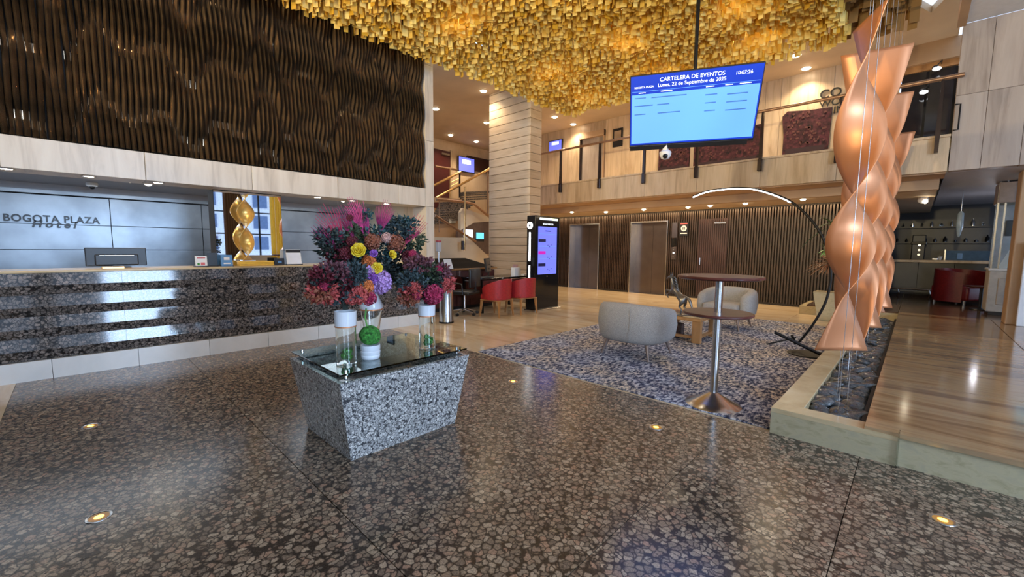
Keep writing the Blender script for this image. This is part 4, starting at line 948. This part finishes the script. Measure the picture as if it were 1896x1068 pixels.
# ================================================================ PLANTER + SCULPTURES
pl = thing('stone_planter', 'long low marble planter trough filled with dark river stones', 'planter', (-.36, 3.64, 0))
ye = 6.5
for k in range(4):
    MB().bbox(-.36, -.173, .16 + (ye - .16) / 4 * k + .001, .16 + (ye - .16) / 4 * (k + 1) - .001, .0, .2, .004, 1).build('side_curb', curb_marble, pl)
MB().prism([(-.36, 0, 0), (.36, 0, 0), (.185, .16, 0), (-.36, .16, 0)], (0, .001, .165), (0, 0, .2)).build('front_coping', curb_marble, pl)
MB().box(-.36, .36, .0, .15, 0, .164).build('front_face', curb_face, pl)
MB().prism([(.185, .16, 0), (.36, 0, 0), (.36, .16, 0)], (0, 0, .17), (0, 0, .2)).build('corner_piece', curb_marble, pl)
MB().box(.16, .185, .16, ye, 0, .195).build('inner_curb', slat_back, pl)
MB().box(-.173, .16, .16, ye, .0, .06).build('trough_floor', slat_back, pl)
sms = []
for k in range(7): sms.append(MB().ball((0, 0, 0), 1, 2, (1, .72, .42), .35, k + 1).mesh('river_stone', stone_m, 80))
cnt = 0; y = .23
while y < ye and cnt < 290:
    big_ = y < 2.4
    for xx in ((-.12, -.01, .10) if cnt % 2 else (-.09, .02, .12)):
        s_ = rnd.uniform(.068, .098)
        so_ = link('river_stone', sms[cnt % 7], pl, (xx + rnd.uniform(-.02, .02), y + rnd.uniform(-.02, .02), .115 + rnd.uniform(0, .05)), rot=(rnd.uniform(-.4, .4), rnd.uniform(-.4, .4), rnd.uniform(0, 6)))
        so_.scale = (s_ * 1.15, s_ * 1.15, s_ * 1.1); cnt += 1
    y += .082
cg = tag(MB().box(-.004, .003, -.006, .0, 0, .235).box(.0, .006, -.004, .05, 0, .235).build('corner_guard', glass, loc=(.003, 3.635, 0)), 'clear plastic corner guard on the front planter corner', 'corner guard')

ZK = [(.60, -137), (.85, -112), (1.07, -85), (1.45, 5), (1.84, 95), (2.3, 185), (2.77, 270), (2.95, 287), (3.16, 298)]
def ang0(z):
    for i in range(len(ZK) - 1):
        if z <= ZK[i + 1][0] + 1e-6:
            z0, a0 = ZK[i]; z1, a1 = ZK[i + 1]
            m0 = (a1 - (ZK[i - 1][1] if i else a0)) / (z1 - (ZK[i - 1][0] if i else z0)); m1 = ((ZK[i + 2][1] if i + 2 < len(ZK) else a1) - a0) / ((ZK[i + 2][0] if i + 2 < len(ZK) else z1) - z0)
            t_ = (z - z0) / (z1 - z0); h = z1 - z0
            return math.radians((2 * t_ ** 3 - 3 * t_ ** 2 + 1) * a0 + (t_ ** 3 - 2 * t_ ** 2 + t_) * h * m0 + (-2 * t_ ** 3 + 3 * t_ ** 2) * a1 + (t_ ** 3 - t_ ** 2) * h * m1)
    return math.radians(ZK[-1][1])
places = ['nearest the viewer at the planter front', 'second from the planter front', 'third from the planter front', 'fourth from the planter front', 'fifth from the planter front', 'sixth from the planter front', 'farthest from the planter front']
rot_ = [0, 75, -10, 80, 5, -20, 70]
for i in range(7):
    t = thing('twisted_sculpture', 'hanging twisted copper sheet sculpture, ' + places[i], 'sculpture', (-.385, 4.25 + .73 * i, 0), math.radians(rot_[i]), 'twisted copper sculptures over the planter')
    mb = MB(); helix(mb, .32, .60, 3.16, ang0, 84, lambda u: 1.0 + .55 * max(0, (u - .78) / .22) ** 1.3 + .32 * max(0, (.2 - u) / .2) ** 1.2)
    solid(mb.build('twisted_blade', copper, t, 70), .006)
    for k, (dx, dy) in enumerate(((.0, .0),)):
        MB().tube([(dx, dy, 3.1), (dx, dy, 6.15)], .002, 5).build('cable', chrome, t); MB().tube([(0, 0, .12), (0, 0, .62)], .002, 5).build('cable', chrome, t)
for k, (a, b, lab) in enumerate((((-.335, 3.86), (-.335, 3.86), 'thin steel cable rising from the front stones'), ((-.30, 4.02), (-.30, 4.0), 'second thin steel cable behind the front one'))):
    tag(MB().tube([(0, 0, .14), (0, 0, 6.2)], .002, 6).build('steel_cable', chrome, loc=(a[0], a[1], 0)), lab, 'cable')

# ================================================================ FLOOR LIGHTS
for k, (x, y, lab) in enumerate(((-4.51, 0, 'left of the flower table near the reception'), (-2.94, 0.0, 'in front of the flower table, lower left'), (-2.97, 3.12, 'beyond the flower table near the rug'), (-1.385, 3.1, 'in front of the bar table'), (.2, 3.07, 'in front of the marble platform'))):
    t = thing('floor_uplight', 'round amber floor uplight ' + lab, 'light', (x, y, 0), 0, 'amber floor uplights')
    MB().lathe([(.040, .001), (.045, .003), (.052, .003), (.054, .0)], n=28).build('ring', chrome, t, 40); MB().lathe([(.041, .0015), (.001, .002)], n=24).build('lens', amber_lens, t); MB().lathe([(.020, .0025), (.001, .004)], n=18).build('bulb', amber, t)

# ================================================================ FLOWER TABLE
ft = thing('flower_plinth', 'tapered grey granite block table with a green glass top', 'table', (-2.94, 1.6, 0))
b0 = [(-.365, -.43), (.365, -.43), (.365, .43), (-.365, .43)]; b1 = [(-.435, -.52), (.435, -.52), (.435, .52), (-.435, .52)]
def fr(z): k = z / .555; return [(a[0] + (b[0] - a[0]) * k, a[1] + (b[1] - a[1]) * k) for a, b in zip(b0, b1)]
for k in range(4):
    A0, A1 = b0[k], b0[(k + 1) % 4]; B0, B1 = b1[k], b1[(k + 1) % 4]
    i0, i1 = [(p[0] * .93, p[1] * .94) for p in (A0, A1)]; j0, j1 = [(p[0] * .93, p[1] * .94) for p in (B0, B1)]
    MB().add([(*A0, 0), (*A1, 0), (*B1, .555), (*B0, .555), (*i0, 0), (*i1, 0), (*j1, .555), (*j0, .555)], [(0, 1, 2, 3), (5, 4, 7, 6), (3, 2, 6, 7), (1, 0, 4, 5), (0, 3, 7, 4), (2, 1, 5, 6)]).build('granite_side', block_granite, ft)
MB().box(-.36, .36, -.44, .44, .40, .43).build('inner_shelf', counter_granite, ft)
MB().bbox(-.425, .425, -.51, .51, .595, .607, .003, 1).build('glass_top', table_glass, ft)
for x in (-.37, .37):
    for y in (-.45, .45): MB().tube([(x, y, .555), (x, y, .618)], .011, 10).build('glass_standoff', chrome, ft)
ZT = .608
def glass_vase(lab, loc, r, h, cup, extra=None):
    t = thing('glass_vase', lab, 'vase', loc, 0, 'glass vases on the flower table')
    MB().lathe([(.001, .0), (r, .0), (r, h), (r - .004, h), (r - .004, .012), (.001, .012)], n=32).build('glass_cylinder', glass, t, 40)
    MB().lathe([(.001, h + .001), (r + .003, h + .001), (r + .006, h + cup), (r, h + cup), (r - .003, h + .02), (.001, h + .015)], n=32).build('white_bowl', white_gloss, t, 40)
    MB().lathe([(r + .001, h - .006), (r + .0045, h - .006), (r + .0045, h + .002), (r + .001, h + .002)], n=32).build('copper_ring', copper, t)
    mb = MB(); 
    for k in range(14): a = rnd.uniform(0, 6.3); q = rnd.uniform(0, r * .5); mb.ball((q * math.cos(a), q * math.sin(a), .03 + rnd.uniform(0, .06)), .022, 1, (1, 1, 1), .5, k)
    mb.build('moss_filling', moss, t, kind='stuff')
    return t
glass_vase('glass cylinder vase with white top at the left front of the granite table', (-2.75, 1.24, ZT), .066, .26, .10)
glass_vase('glass cylinder vase with white top at the right end of the granite table', (-2.745, 1.89, ZT), .062, .26, .085)
bk = thing('glass_vase', 'tall flared glass vase with white neck at the back of the granite table', 'vase', (-3.12, 1.62, ZT), 0, 'glass vases on the flower table')
MB().lathe([(.001, 0), (.05, 0), (.055, .1), (.085, .30), (.081, .30), (.05, .1), (.046, .012), (.001, .012)], n=32).build('glass_cylinder', glass, bk, 50)
MB().lathe([(.001, .30), (.088, .30), (.09, .33), (.05, .42), (.048, .5), (.04, .5), (.04, .42), (.001, .40)], n=32).build('white_neck', white_gloss, bk, 50); MB().lathe([(.086, .292), (.092, .292), (.092, .302), (.086, .302)], n=32).build('copper_ring', copper, bk)
pot = thing('topiary_pot', 'white ribbed ceramic pot with a round green moss ball', 'plant pot', (-2.76, 1.42, ZT))
MB().lathe([(.001, 0), (.058, 0), (.064, .01), (.066, .025), (.063, .03), (.067, .04), (.068, .055), (.064, .06), (.068, .07), (.068, .10), (.06, .10), (.058, .08), (.001, .08)], n=36).build('pot', white_gloss, pot, 40)
MB().ball((0, 0, .165), .074, 4, (1, 1, .95), .12, 3).build('moss_ball', moss, pot, 80); MB().tube([(.0, -.02, .22), (-.01, -.03, .30), (.01, -.03, .36)], .006, 6).build('stem', leaf_green, pot)

# bouquets -------------------------------------------------------------
FC = {n: plain('petal_' + n, c, .6, var=.18, scale=50) for n, c in dict(teal=(.03, .085, .09), slate=(.05, .075, .08), olive=(.06, .085, .045), dark=(.02, .03, .024), burgundy=(.14, .015, .025), coral=(.50, .085, .075), rose=(.42, .03, .09), pink=(.52, .05, .19), magenta=(.30, .022, .11), lilac=(.58, .34, .68), purple=(.30, .10, .45), yellow=(.88, .55, .02), orange=(.72, .22, .06), rust=(.30, .095, .05), mauve=(.17, .06, .075), blush=(.70, .42, .36)).items()}
def leaf(mb, p, d, L_, w_, R):
    d = d.normalized(); s_ = d.cross(Vector((R.uniform(-1, 1), R.uniform(-1, 1), R.uniform(-1, 1)))).normalized() * w_; n_v = d.cross(s_).normalized() * L_ * .15
    a = Vector(p); mb.add([a, a + d * L_ * .5 + s_ + n_v, a + d * L_, a + d * L_ * .5 - s_ + n_v, a + d * L_ * .5 + n_v * 1.6], [(0, 1, 4), (1, 2, 4), (2, 3, 4), (3, 0, 4)])
def foliage(parent, blobs, col, seed, name='foliage', L_=.042, w_=.013):
    R = random.Random(seed); mb = MB()
    for (c, r, n) in blobs:
        n = int(n * 1.5)
        for _ in range(n):
            v = Vector((R.gauss(0, 1), R.gauss(0, 1), R.gauss(0, 1))).normalized(); q = Vector(c) + Vector((v.x * r[0], v.y * r[1], v.z * r[2])) * R.uniform(.35, 1.0)
            leaf(mb, q, v + Vector((R.uniform(-.6, .6), R.uniform(-.6, .6), R.uniform(-.4, .8))), L_ * R.uniform(.6, 1.3), w_ * R.uniform(.7, 1.3), R)
    return mb.build(name, FC[col], parent, kind='stuff')
def head(parent, c, r, col, seed, n=150, name='hydrangea_head', lab=None):
    R = random.Random(seed); mb = MB().ball(c, r * .62, 2)
    for i in range(n):
        z = 1 - 2 * (i + .5) / n; a = i * 2.39996; v = Vector((math.sqrt(1 - z * z) * math.cos(a), math.sqrt(1 - z * z) * math.sin(a), z)); p = Vector(c) + v * r * R.uniform(.62, .95)
        u = v.orthogonal().normalized(); w2_ = v.cross(u); v = (v + Vector((R.uniform(-.3, .3), R.uniform(-.3, .3), R.uniform(-.3, .3)))).normalized()
        th0 = R.uniform(0, 6)
        for k in range(4): an = th0 + k * PI / 2; dd = u * math.cos(an) + w2_ * math.sin(an); e2 = u * math.cos(an + 1.57) + w2_ * math.sin(an + 1.57); s_ = r * .21; mb.add([p, p + dd * s_ * .6 + e2 * s_ * .45 + v * s_ * .6, p + dd * s_ * 1.1 + v * s_ * .8, p + dd * s_ * .6 - e2 * s_ * .45 + v * s_ * .6], [(0, 1, 2, 3)])
    return mb.build(name, FC[col], parent, label=lab)
def rose(parent, c, r, col, d=(1, -.7, .3), name='rose', lab=None):
    d = Vector(d).normalized(); u = d.orthogonal().normalized(); w2_ = d.cross(u); mb = MB()
    for ring, (rr_, k, tilt) in enumerate(((.25, 3, .95), (.5, 5, .8), (.75, 6, .5), (1.0, 7, .2))):
        for i in range(k):
            a = i * 2 * PI / k + ring * .7; da = PI / k * 1.25; P_ = []
            for s in (-1, 0, 1):
                e = u * math.cos(a + s * da) + w2_ * math.sin(a + s * da); P_.append(Vector(c) + e * r * rr_ * .45 - d * r * .3 * rr_); P_.append(Vector(c) + e * r * rr_ * (1 + .1 * (s == 0)) + d * r * (.55 * tilt + .1 * (s == 0)))
            mb.add(P_, [(0, 2, 3, 1), (2, 4, 5, 3)])
    mb.ball(Vector(c) - d * r * .1, r * .35, 1)
    return solid(mb.build(name, FC[col], parent, 60, label=lab), .0015)
def fan(parent, base, tip, spread, n, col, seed, lab=None):
    n = int(n * .62) + 2
    R = random.Random(seed); mb = MB(); B = Vector(base); T = Vector(tip); ax = (T - B); L_ = ax.length; ax.normalize()
    side = ax.cross(Vector((.69, -.72, 0))).normalized(); st_ = B + ax * L_ * .25
    mb.tube([B, st_], .005, 5)
    for i in range(n):
        s = (i / (n - 1) - .5) * 2; d = (ax + side * s * spread * 1.0).normalized(); e = st_ + d * L_ * (.85 * (1 - .25 * s * s)) * R.uniform(.9, 1.05)
        w_ = d.cross(Vector((.69, -.72, 0))).normalized() * .0042; nrm = Vector((.69, -.72, 0)) * .003 * (-1) ** i
        m1 = (st_ + e) / 2; mb.add([st_ - w_ * .4, st_ + w_ * .4, m1 + w_ + nrm, m1 - w_ + nrm, e - w_ * .3, e + w_ * .3], [(0, 1, 2, 3), (3, 2, 5, 4)])
    return mb.build('palm_fan', FC[col], parent, label=lab)
def at(px_, py_, X): return onx(px_, py_, X)
O = Vector((-3.12, 1.62, 1.1))
bq = thing('flower_bouquet', 'large tall bouquet with pink palm fans and yellow roses in the middle of the table', 'flowers', tuple(O))
def L(px_, py_, X=-3.05): return tuple(at(px_, py_, X) - O)
for k, (bx_, by_, tx_, ty_, sp_, n_f, c) in enumerate(((650, 470, 598, 388, .42, 15, 'rose'), (665, 460, 628, 385, .3, 12, 'magenta'), (680, 450, 650, 372, .30, 16, 'pink'), (690, 455, 664, 378, .28, 14, 'pink'), (700, 450, 714, 378, .42, 24, 'magenta'), (740, 470, 778, 405, .35, 13, 'rose'), (640, 475, 583, 420, .3, 9, 'magenta'))):
    fan(bq, L(bx_, by_), L(tx_, ty_, -3.1), sp_, n_f, c, k)
for k, (px_, py_, rx, rz, n, c) in enumerate(((620, 455, .12, .10, 240, 'dark'), (610, 440, .10, .07, 120, 'slate'), (655, 440, .10, .10, 220, 'olive'), (700, 450, .16, .14, 300, 'teal'), (735, 425, .12, .10, 320, 'slate'), (750, 415, .08, .05, 120, 'teal'), (700, 500, .17, .13, 330, 'slate'), (640, 495, .16, .12, 300, 'dark'), (745, 480, .16, .13, 320, 'dark'), (670, 400, .05, .05, 60, 'teal'), (765, 445, .09, .08, 160, 'olive'), (660, 470, .08, .10, 150, 'teal'), (625, 480, .1, .1, 130, 'burgundy'), (750, 515, .14, .1, 300, 'olive'))):
    foliage(bq, [(L(px_, py_, -3.12), (.12, rx, rz), n)], c, k)
for k, (px_, py_, r, c) in enumerate(((690, 447, .062, 'rust'), (732, 450, .07, 'rust'), (715, 440, .04, 'blush'), (652, 447, .042, 'burgundy'), (648, 403, .025, 'burgundy'), (640, 470, .05, 'burgundy'), (755, 475, .05, 'burgundy'), (683, 485, .055, 'orange'), (770, 480, .05, 'rose'))):
    head(bq, L(px_, py_, -2.98), r, c, k, 110)
rose(bq, L(664, 463, -2.86), .05, 'yellow', lab='large yellow rose'); rose(bq, L(727, 471, -2.86), .034, 'yellow', (1, .2, .3), 'lily', 'yellow lily'); rose(bq, L(698, 496, -2.82), .04, 'yellow', (1, -.5, .1), 'lily', 'golden yellow lily')
rose(bq, L(692, 469, -2.86), .028, 'purple', lab='purple rose'); rose(bq, L(686, 500, -2.84), .032, 'lilac', lab='lilac rose')
head(bq, L(704, 522, -2.86), .085, 'lilac', 31, 220, lab='pale lilac hydrangea head'); head(bq, L(690, 515, -2.84), .05, 'purple', 32, 120)
head(bq, L(764, 470, -2.9), .035, 'rose', 33, 90)
O = Vector((-2.75, 1.24, ZT + .37))
b1_ = thing('flower_bouquet', 'coral and burgundy bouquet spilling over the left front vase', 'flowers', tuple(O))
for k, (px_, py_, rx, rz, n, c) in enumerate(((600, 540, .085, .07, 200, 'coral'), (610, 520, .1, .08, 260, 'dark'), (620, 505, .09, .06, 200, 'mauve'), (650, 510, .09, .08, 260, 'slate'), (640, 545, .12, .05, 260, 'slate'), (595, 515, .06, .06, 160, 'burgundy'), (590, 545, .06, .03, 110, 'rust'), (660, 540, .08, .06, 200, 'coral'), (630, 530, .09, .07, 200, 'burgundy'))):
    foliage(b1_, [(L(px_, py_, -2.74), (.10, rx, rz), n)], c, 50 + k)
for k, (px_, py_, r, c) in enumerate(((664, 545, .068, 'coral'), (684, 552, .05, 'rose'), (650, 552, .045, 'coral'), (678, 530, .05, 'orange'), (618, 545, .035, 'coral'), (600, 530, .03, 'rose'))):
    head(b1_, L(px_, py_, -2.68), r, c, 60 + k, 140)
MB().tube([tuple(Vector((0, 0, 0))), L(640, 540, -2.74)], .02, 6).build('stem_bundle', FC['dark'], b1_)
O = Vector((-2.745, 1.89, ZT + .35))
b2_ = thing('flower_bouquet', 'dark foliage bouquet with pink hydrangea in the right vase', 'flowers', tuple(O))
for k, (px_, py_, rx, rz, n, c) in enumerate(((765, 520, .12, .08, 320, 'slate'), (790, 505, .12, .08, 320, 'olive'), (812, 505, .08, .06, 200, 'mauve'), (775, 490, .1, .06, 220, 'mauve'), (800, 520, .1, .07, 260, 'dark'), (760, 540, .06, .05, 150, 'coral'), (785, 540, .07, .06, 150, 'dark'), (823, 525, .05, .06, 160, 'coral'), (755, 555, .05, .03, 80, 'rust'))):
    foliage(b2_, [(L(px_, py_, -2.74), (.10, rx, rz), n)], c, 80 + k)
head(b2_, L(802, 545, -2.66), .078, 'rose', 91, 240, lab='large pink hydrangea head')
for k, (px_, py_, r, c) in enumerate(((824, 522, .045, 'coral'), (765, 530, .04, 'coral'), (770, 548, .035, 'rose'), (812, 500, .035, 'rose'), (820, 535, .03, 'coral'))): head(b2_, L(px_, py_, -2.68), r, c, 95 + k, 100)
MB().tube([(0, 0, 0), L(790, 525, -2.74)], .02, 6).build('stem_bundle', FC['dark'], b2_)

# ================================================================ BAR AREA (right, far)
PZ = .22
bc = thing('bar_counter', 'long dark bar counter with pale stone top and steel foot rail', 'counter', (.6, 15.4, PZ))
MB().bbox(-1.3, 2.2, -.1, .5, .90, .97, .008, 1).build('countertop', travertine_y, bc)
for k in range(5): MB().box(-1.2 + k * .66, -1.2 + k * .66 + .65, 0, .4, .12, .9).build('front_panel', black, bc)
MB().tube([(-1.2, -.14, .2), (.3, -.14, .2)], .02, 8).build('foot_rail', chrome, bc)
for x in (-.9, -.3): MB().tube([(x, -.14, .2), (x + .03, -.16, .1), (x, -.05, .0)], .015, 6).build('rail_bracket', chrome, bc)
bs = thing('back_bar_shelves', 'dark back bar wall with two long shelves', 'shelf', (.6, 17.3, PZ))
MB().box(-1.6, 1.6, 0, .1, 0, 2.5).build('back_panel', plain('dark_slate', (.022, .022, .024), .35), bs)
for z in (1.42, 1.86): MB().box(-1.5, 1.2, -.28, 0, z, z + .04).build('shelf_board', black, bs)
MB().box(-1.5, 1.2, -.1, 0, .85, .9).build('shelf_board', black, bs)
for k in range(22):
    z = 1.46 if k % 2 else 1.90; r = rnd.uniform(.025, .045); h = rnd.uniform(.06, .2)
    tag(MB().lathe([(.001, 0), (r, 0), (r, h * .6), (r * .35, h * .8), (r * .35, h)], n=10).build('bottle', (glass, black_gloss, chrome, win_glass_dark)[k % 4], loc=(-.75 + k * .1, 17.15, PZ + z), smooth=40), 'small dark jar, ' + (ORD + ['twelfth'])[min(k // 2, 11)] + ' from the left on the ' + ('lower' if k % 2 else 'upper') + ' back bar shelf', 'bottle', 'bottles on the back bar')
bk2 = thing('back_counter', 'dark low back counter under the bar shelves', 'counter', (.6, 16.7, PZ))
MB().bbox(-1.5, 1.6, -.45, .55, .86, .9, .005, 1).build('worktop', black, bk2); MB().box(-1.45, 1.55, -.4, .5, 0, .86).build('carcass', black, bk2)
dc = thing('display_fridge', 'long glass fronted display cabinet on the back bar', 'display case', (1.0, 16.9, PZ + .9))
MB().box(-.45, .75, -.2, .2, 0, .04).build('base', chrome, dc); MB().box(-.45, .75, -.2, .2, .32, .35).build('lid', black, dc); MB().box(-.44, .74, -.2, -.19, .04, .32).build('front_glass', plain('blue_glass', (.10, .16, .22), .08), dc); MB().box(-.45, -.42, -.21, .2, 0, .35).build('side_frame', chrome, dc)
MB().box(-.2, -.1, -.215, -.2, .1, .25).build('price_card', paper_blue, dc)
cmn = thing('coffee_grinder', 'tall black coffee machine tower on the bar', 'coffee machine', (.02, 16.5, PZ + .9))
MB().bbox(-.14, .14, -.15, .15, 0, .75, .02, 2).build('tower', black, cmn); MB().bbox(-.16, .16, -.17, .15, .48, .56, .01, 1).build('head', black_gloss, cmn)
for k in range(3): MB().lathe([(.03, 0), (.03, .02)], n=12).build('dial', chrome, cmn, loc=(.02, -.15, .2 + .13 * k), rot=(PI / 2, 0, 0))
cpx = thing('coffee_cups', 'small white cup and machine tray on the bar counter', 'cup', (.45, 15.9, PZ + .97))
MB().lathe([(.001, 0), (.03, 0), (.05, .09), (.045, .09), (.028, .01)], n=14).build('cup', white_gloss, cpx, 40); MB().bbox(-.15, -.04, -.06, .06, 0, .05, .01, 1).build('tray', chrome, cpx)
pn = thing('pendant_lamp', 'slim pale blue pendant lamp hanging over the bar', 'pendant lamp', (.62, 13.2, 2.72))
MB().tube([(0, 0, 0), (0, 0, -.45)], .006, 6).build('cord', chrome, pn); MB().lathe([(.02, -.45), (.05, -.5), (.055, -.75), (.03, -.95), (.01, -1.0)], n=16).build('shade', plain('blue_shade', (.45, .58, .68), .2), pn, 50)
tc = thing('lounge_tub_chair', 'dark red leather tub armchair in front of the bar', 'armchair', (.80, 14.1, PZ), math.radians(-40))
shell(26, .48, (.95, 1), .11, .06, lambda u: .72 + .08 * math.sin(u * PI), math.radians(50), math.radians(310), .0).build('backrest', dark_red, tc, 60)
MB().bbox(-.36, .40, -.36, .36, .10, .42, .05, 3).build('seat', dark_red, tc, 50)
for sx, sy in ((-1, -1), (-1, 1), (1, -1), (1, 1)): MB().tube([(sx * .3, sy * .3, .1), (sx * .3, sy * .3, 0)], .025, 8).build('leg', chrome, tc)
t2 = thing('side_table', 'small round dark bar side table beside the red tub chair', 'table', (1.02, 12.9, PZ))
MB().lathe([(.001, .46), (.24, .46), (.25, .475), (.24, .49), (.001, .49)], n=24).build('table_top', plain('maroon_top', (.07, .02, .02), .3), t2, 40); MB().tube([(0, 0, .02), (0, 0, .46)], .03, 10).build('pole', black, t2); MB().lathe([(.16, 0), (.15, .02), (.04, .03)], n=20).build('base', black, t2)
vt = thing('glass_vitrine', 'cream panelled cabinet with tall glass enclosure beside the bar', 'cabinet', (1.5, 12.3, PZ))
MB().bbox(-.48, .7, -.3, .3, .06, .84, .01, 1).build('base_cabinet', plain('cream_lacquer', (.42, .38, .33), .4), vt); MB().bbox(-.36, .5, -.32, -.3, .2, .70, .01, 1).build('door_panel', plain('cream_panel', (.36, .32, .28), .45), vt)
MB().bbox(-.50, .7, -.33, .32, .84, .88, .006, 1).build('worktop', white_tile, vt); MB().box(-.44, .7, -.28, .28, 0, .06).build('plinth', black, vt)
for x in (-.47, -.38): MB().box(x - .012, x + .012, -.3, -.27, .88, 2.5).build('glass_post', chrome, vt)
MB().box(-.46, .7, -.29, -.285, .88, 2.1).build('glass_pane', glass, vt); MB().bbox(-.48, .7, -.31, .3, 2.1, 2.48, .01, 1).build('head_panel', plain('head_brown', (.30, .22, .18), .4), vt)
MB().box(-.45, .7, .27, .3, .88, 2.1).build('back_panel', plain('pale_back', (.42, .46, .52), .5), vt)
MB().bbox(-.30, -.08, .22, .26, 1.5, 1.8, .01, 1).build('picture_panel', black, vt); MB().box(.05, .6, .2, .26, 1.2, 2.0).build('backlight', cyan_scr, vt)
mc = tag(MB().prism([(0, 0, 0), (.12, 0, 0), (.22, .0, .4), (.14, 0, .4)], (0, 0, 0), (0, .01, 0)).build('menu_card', paper, loc=(1.12, 12.1, PZ + .88)), 'tilted white menu card leaning on the cream cabinet', 'menu')
struct('trim_4', MB().bbox(1.13, 1.36, 10.6, 11.0, PZ, 2.72, .01, 1), brown_soffit, label='brown timber pillar at the right edge')
tag(MB().bbox(0, .5, 0, .04, 0, 1.35, .01, 1).build('white_panel', white_gloss, loc=(1.235, 10.45, PZ)), 'white free standing panel cut by the right picture edge', 'panel')
sp2 = thing('ceiling_spotlight', 'white round spotlight fixed below the brown beam near the bar', 'light', (.02, 12.4, 2.50))
MB().lathe([(.05, .05), (.09, .0), (.085, -.05), (.05, -.06)], n=18).build('housing', white_paint, sp2, 50, rot=(.8, .3, 0)); MB().ball((.03, -.05, -.06), .04, 2).build('lens', lampglow, sp2)
MB().bbox(-.03, .03, -.03, .03, .02, .1, .004, 1).build('bracket', black, sp2)
glow((1.2, 14.2, 1.9), 5, (.9, .9, 1), .1); glow((3, 7, 4.6), 14, (1, .85, .65), .2)  # bare point lights at the bar and right side, no fixture modelled
# ---------------------------------------------------------------- sub-parts: small pieces go under the part that carries them
SUB = {'service_door': ('door_leaf', ('handle', 'door_closer')), 'stair_hall_door': ('door_leaf', ('door_closer',)), 'digital_kiosk': ('display', ('badge', 'dot', 'divider', 'caption')),
       'hanging_television': ('display', ('screen_text', 'text_line', 'column_heading', 'header_bar', 'header_line')), 'glass_vase': ('glass_cylinder', ('copper_ring', 'moss_filling')),
       'waste_bin': ('body', ('base_ring',)), 'downlight': ('ring', ('lens',)), 'floor_uplight': ('ring', ('lens', 'bulb')), 'lift_sign': ('board', ('red_bar', 'symbol_disc', 'symbol_figure', 'white_bar')),
       'computer_monitor': ('back_cover', ('vent_strip', 'back_housing')), 'leaflet_stand': ('card', ('print',)), 'menu_stand': ('card', ('print',)), 'card_holder': ('card', ('print',)),
       'dome_camera': ('housing', ('lens',)), 'security_camera': ('housing', ('lens',)), 'lift_call_panel': ('button_plate', ('button',)), 'wall_screen': ('housing', ('display', 'picture')),
       'horse_statue': ('body', ('ear', 'mane')), 'topiary_pot': ('moss_ball', ('stem',)), 'arc_floor_lamp': ('arc_tube', ('led_strip', 'joint')), 'textile_artwork': ('cloth_panel', ('stitching', 'lower_band')),
       'lounge_armchair': ('shell', ('seam',)), 'glass_vitrine': ('base_cabinet', ('door_panel',)), 'coffee_grinder': ('tower', ('head', 'dial')), 'framed_picture': ('frame', ('print',)), 'photo_frame': ('frame', ('print',))}
for o in list(bpy.data.objects):
    if o.parent or 'category' not in o: continue
    r = SUB.get(o.name.split('.')[0])
    if not r: continue
    kids = list(o.children); base = next((k for k in kids if k.name.split('.')[0] == r[0]), None)
    if not base: continue
    for k in kids:
        if k is not base and k.name.split('.')[0] in r[1]:
            mb_ = base.matrix_basis.inverted() @ k.matrix_basis; k.parent = base; k.matrix_basis = mb_
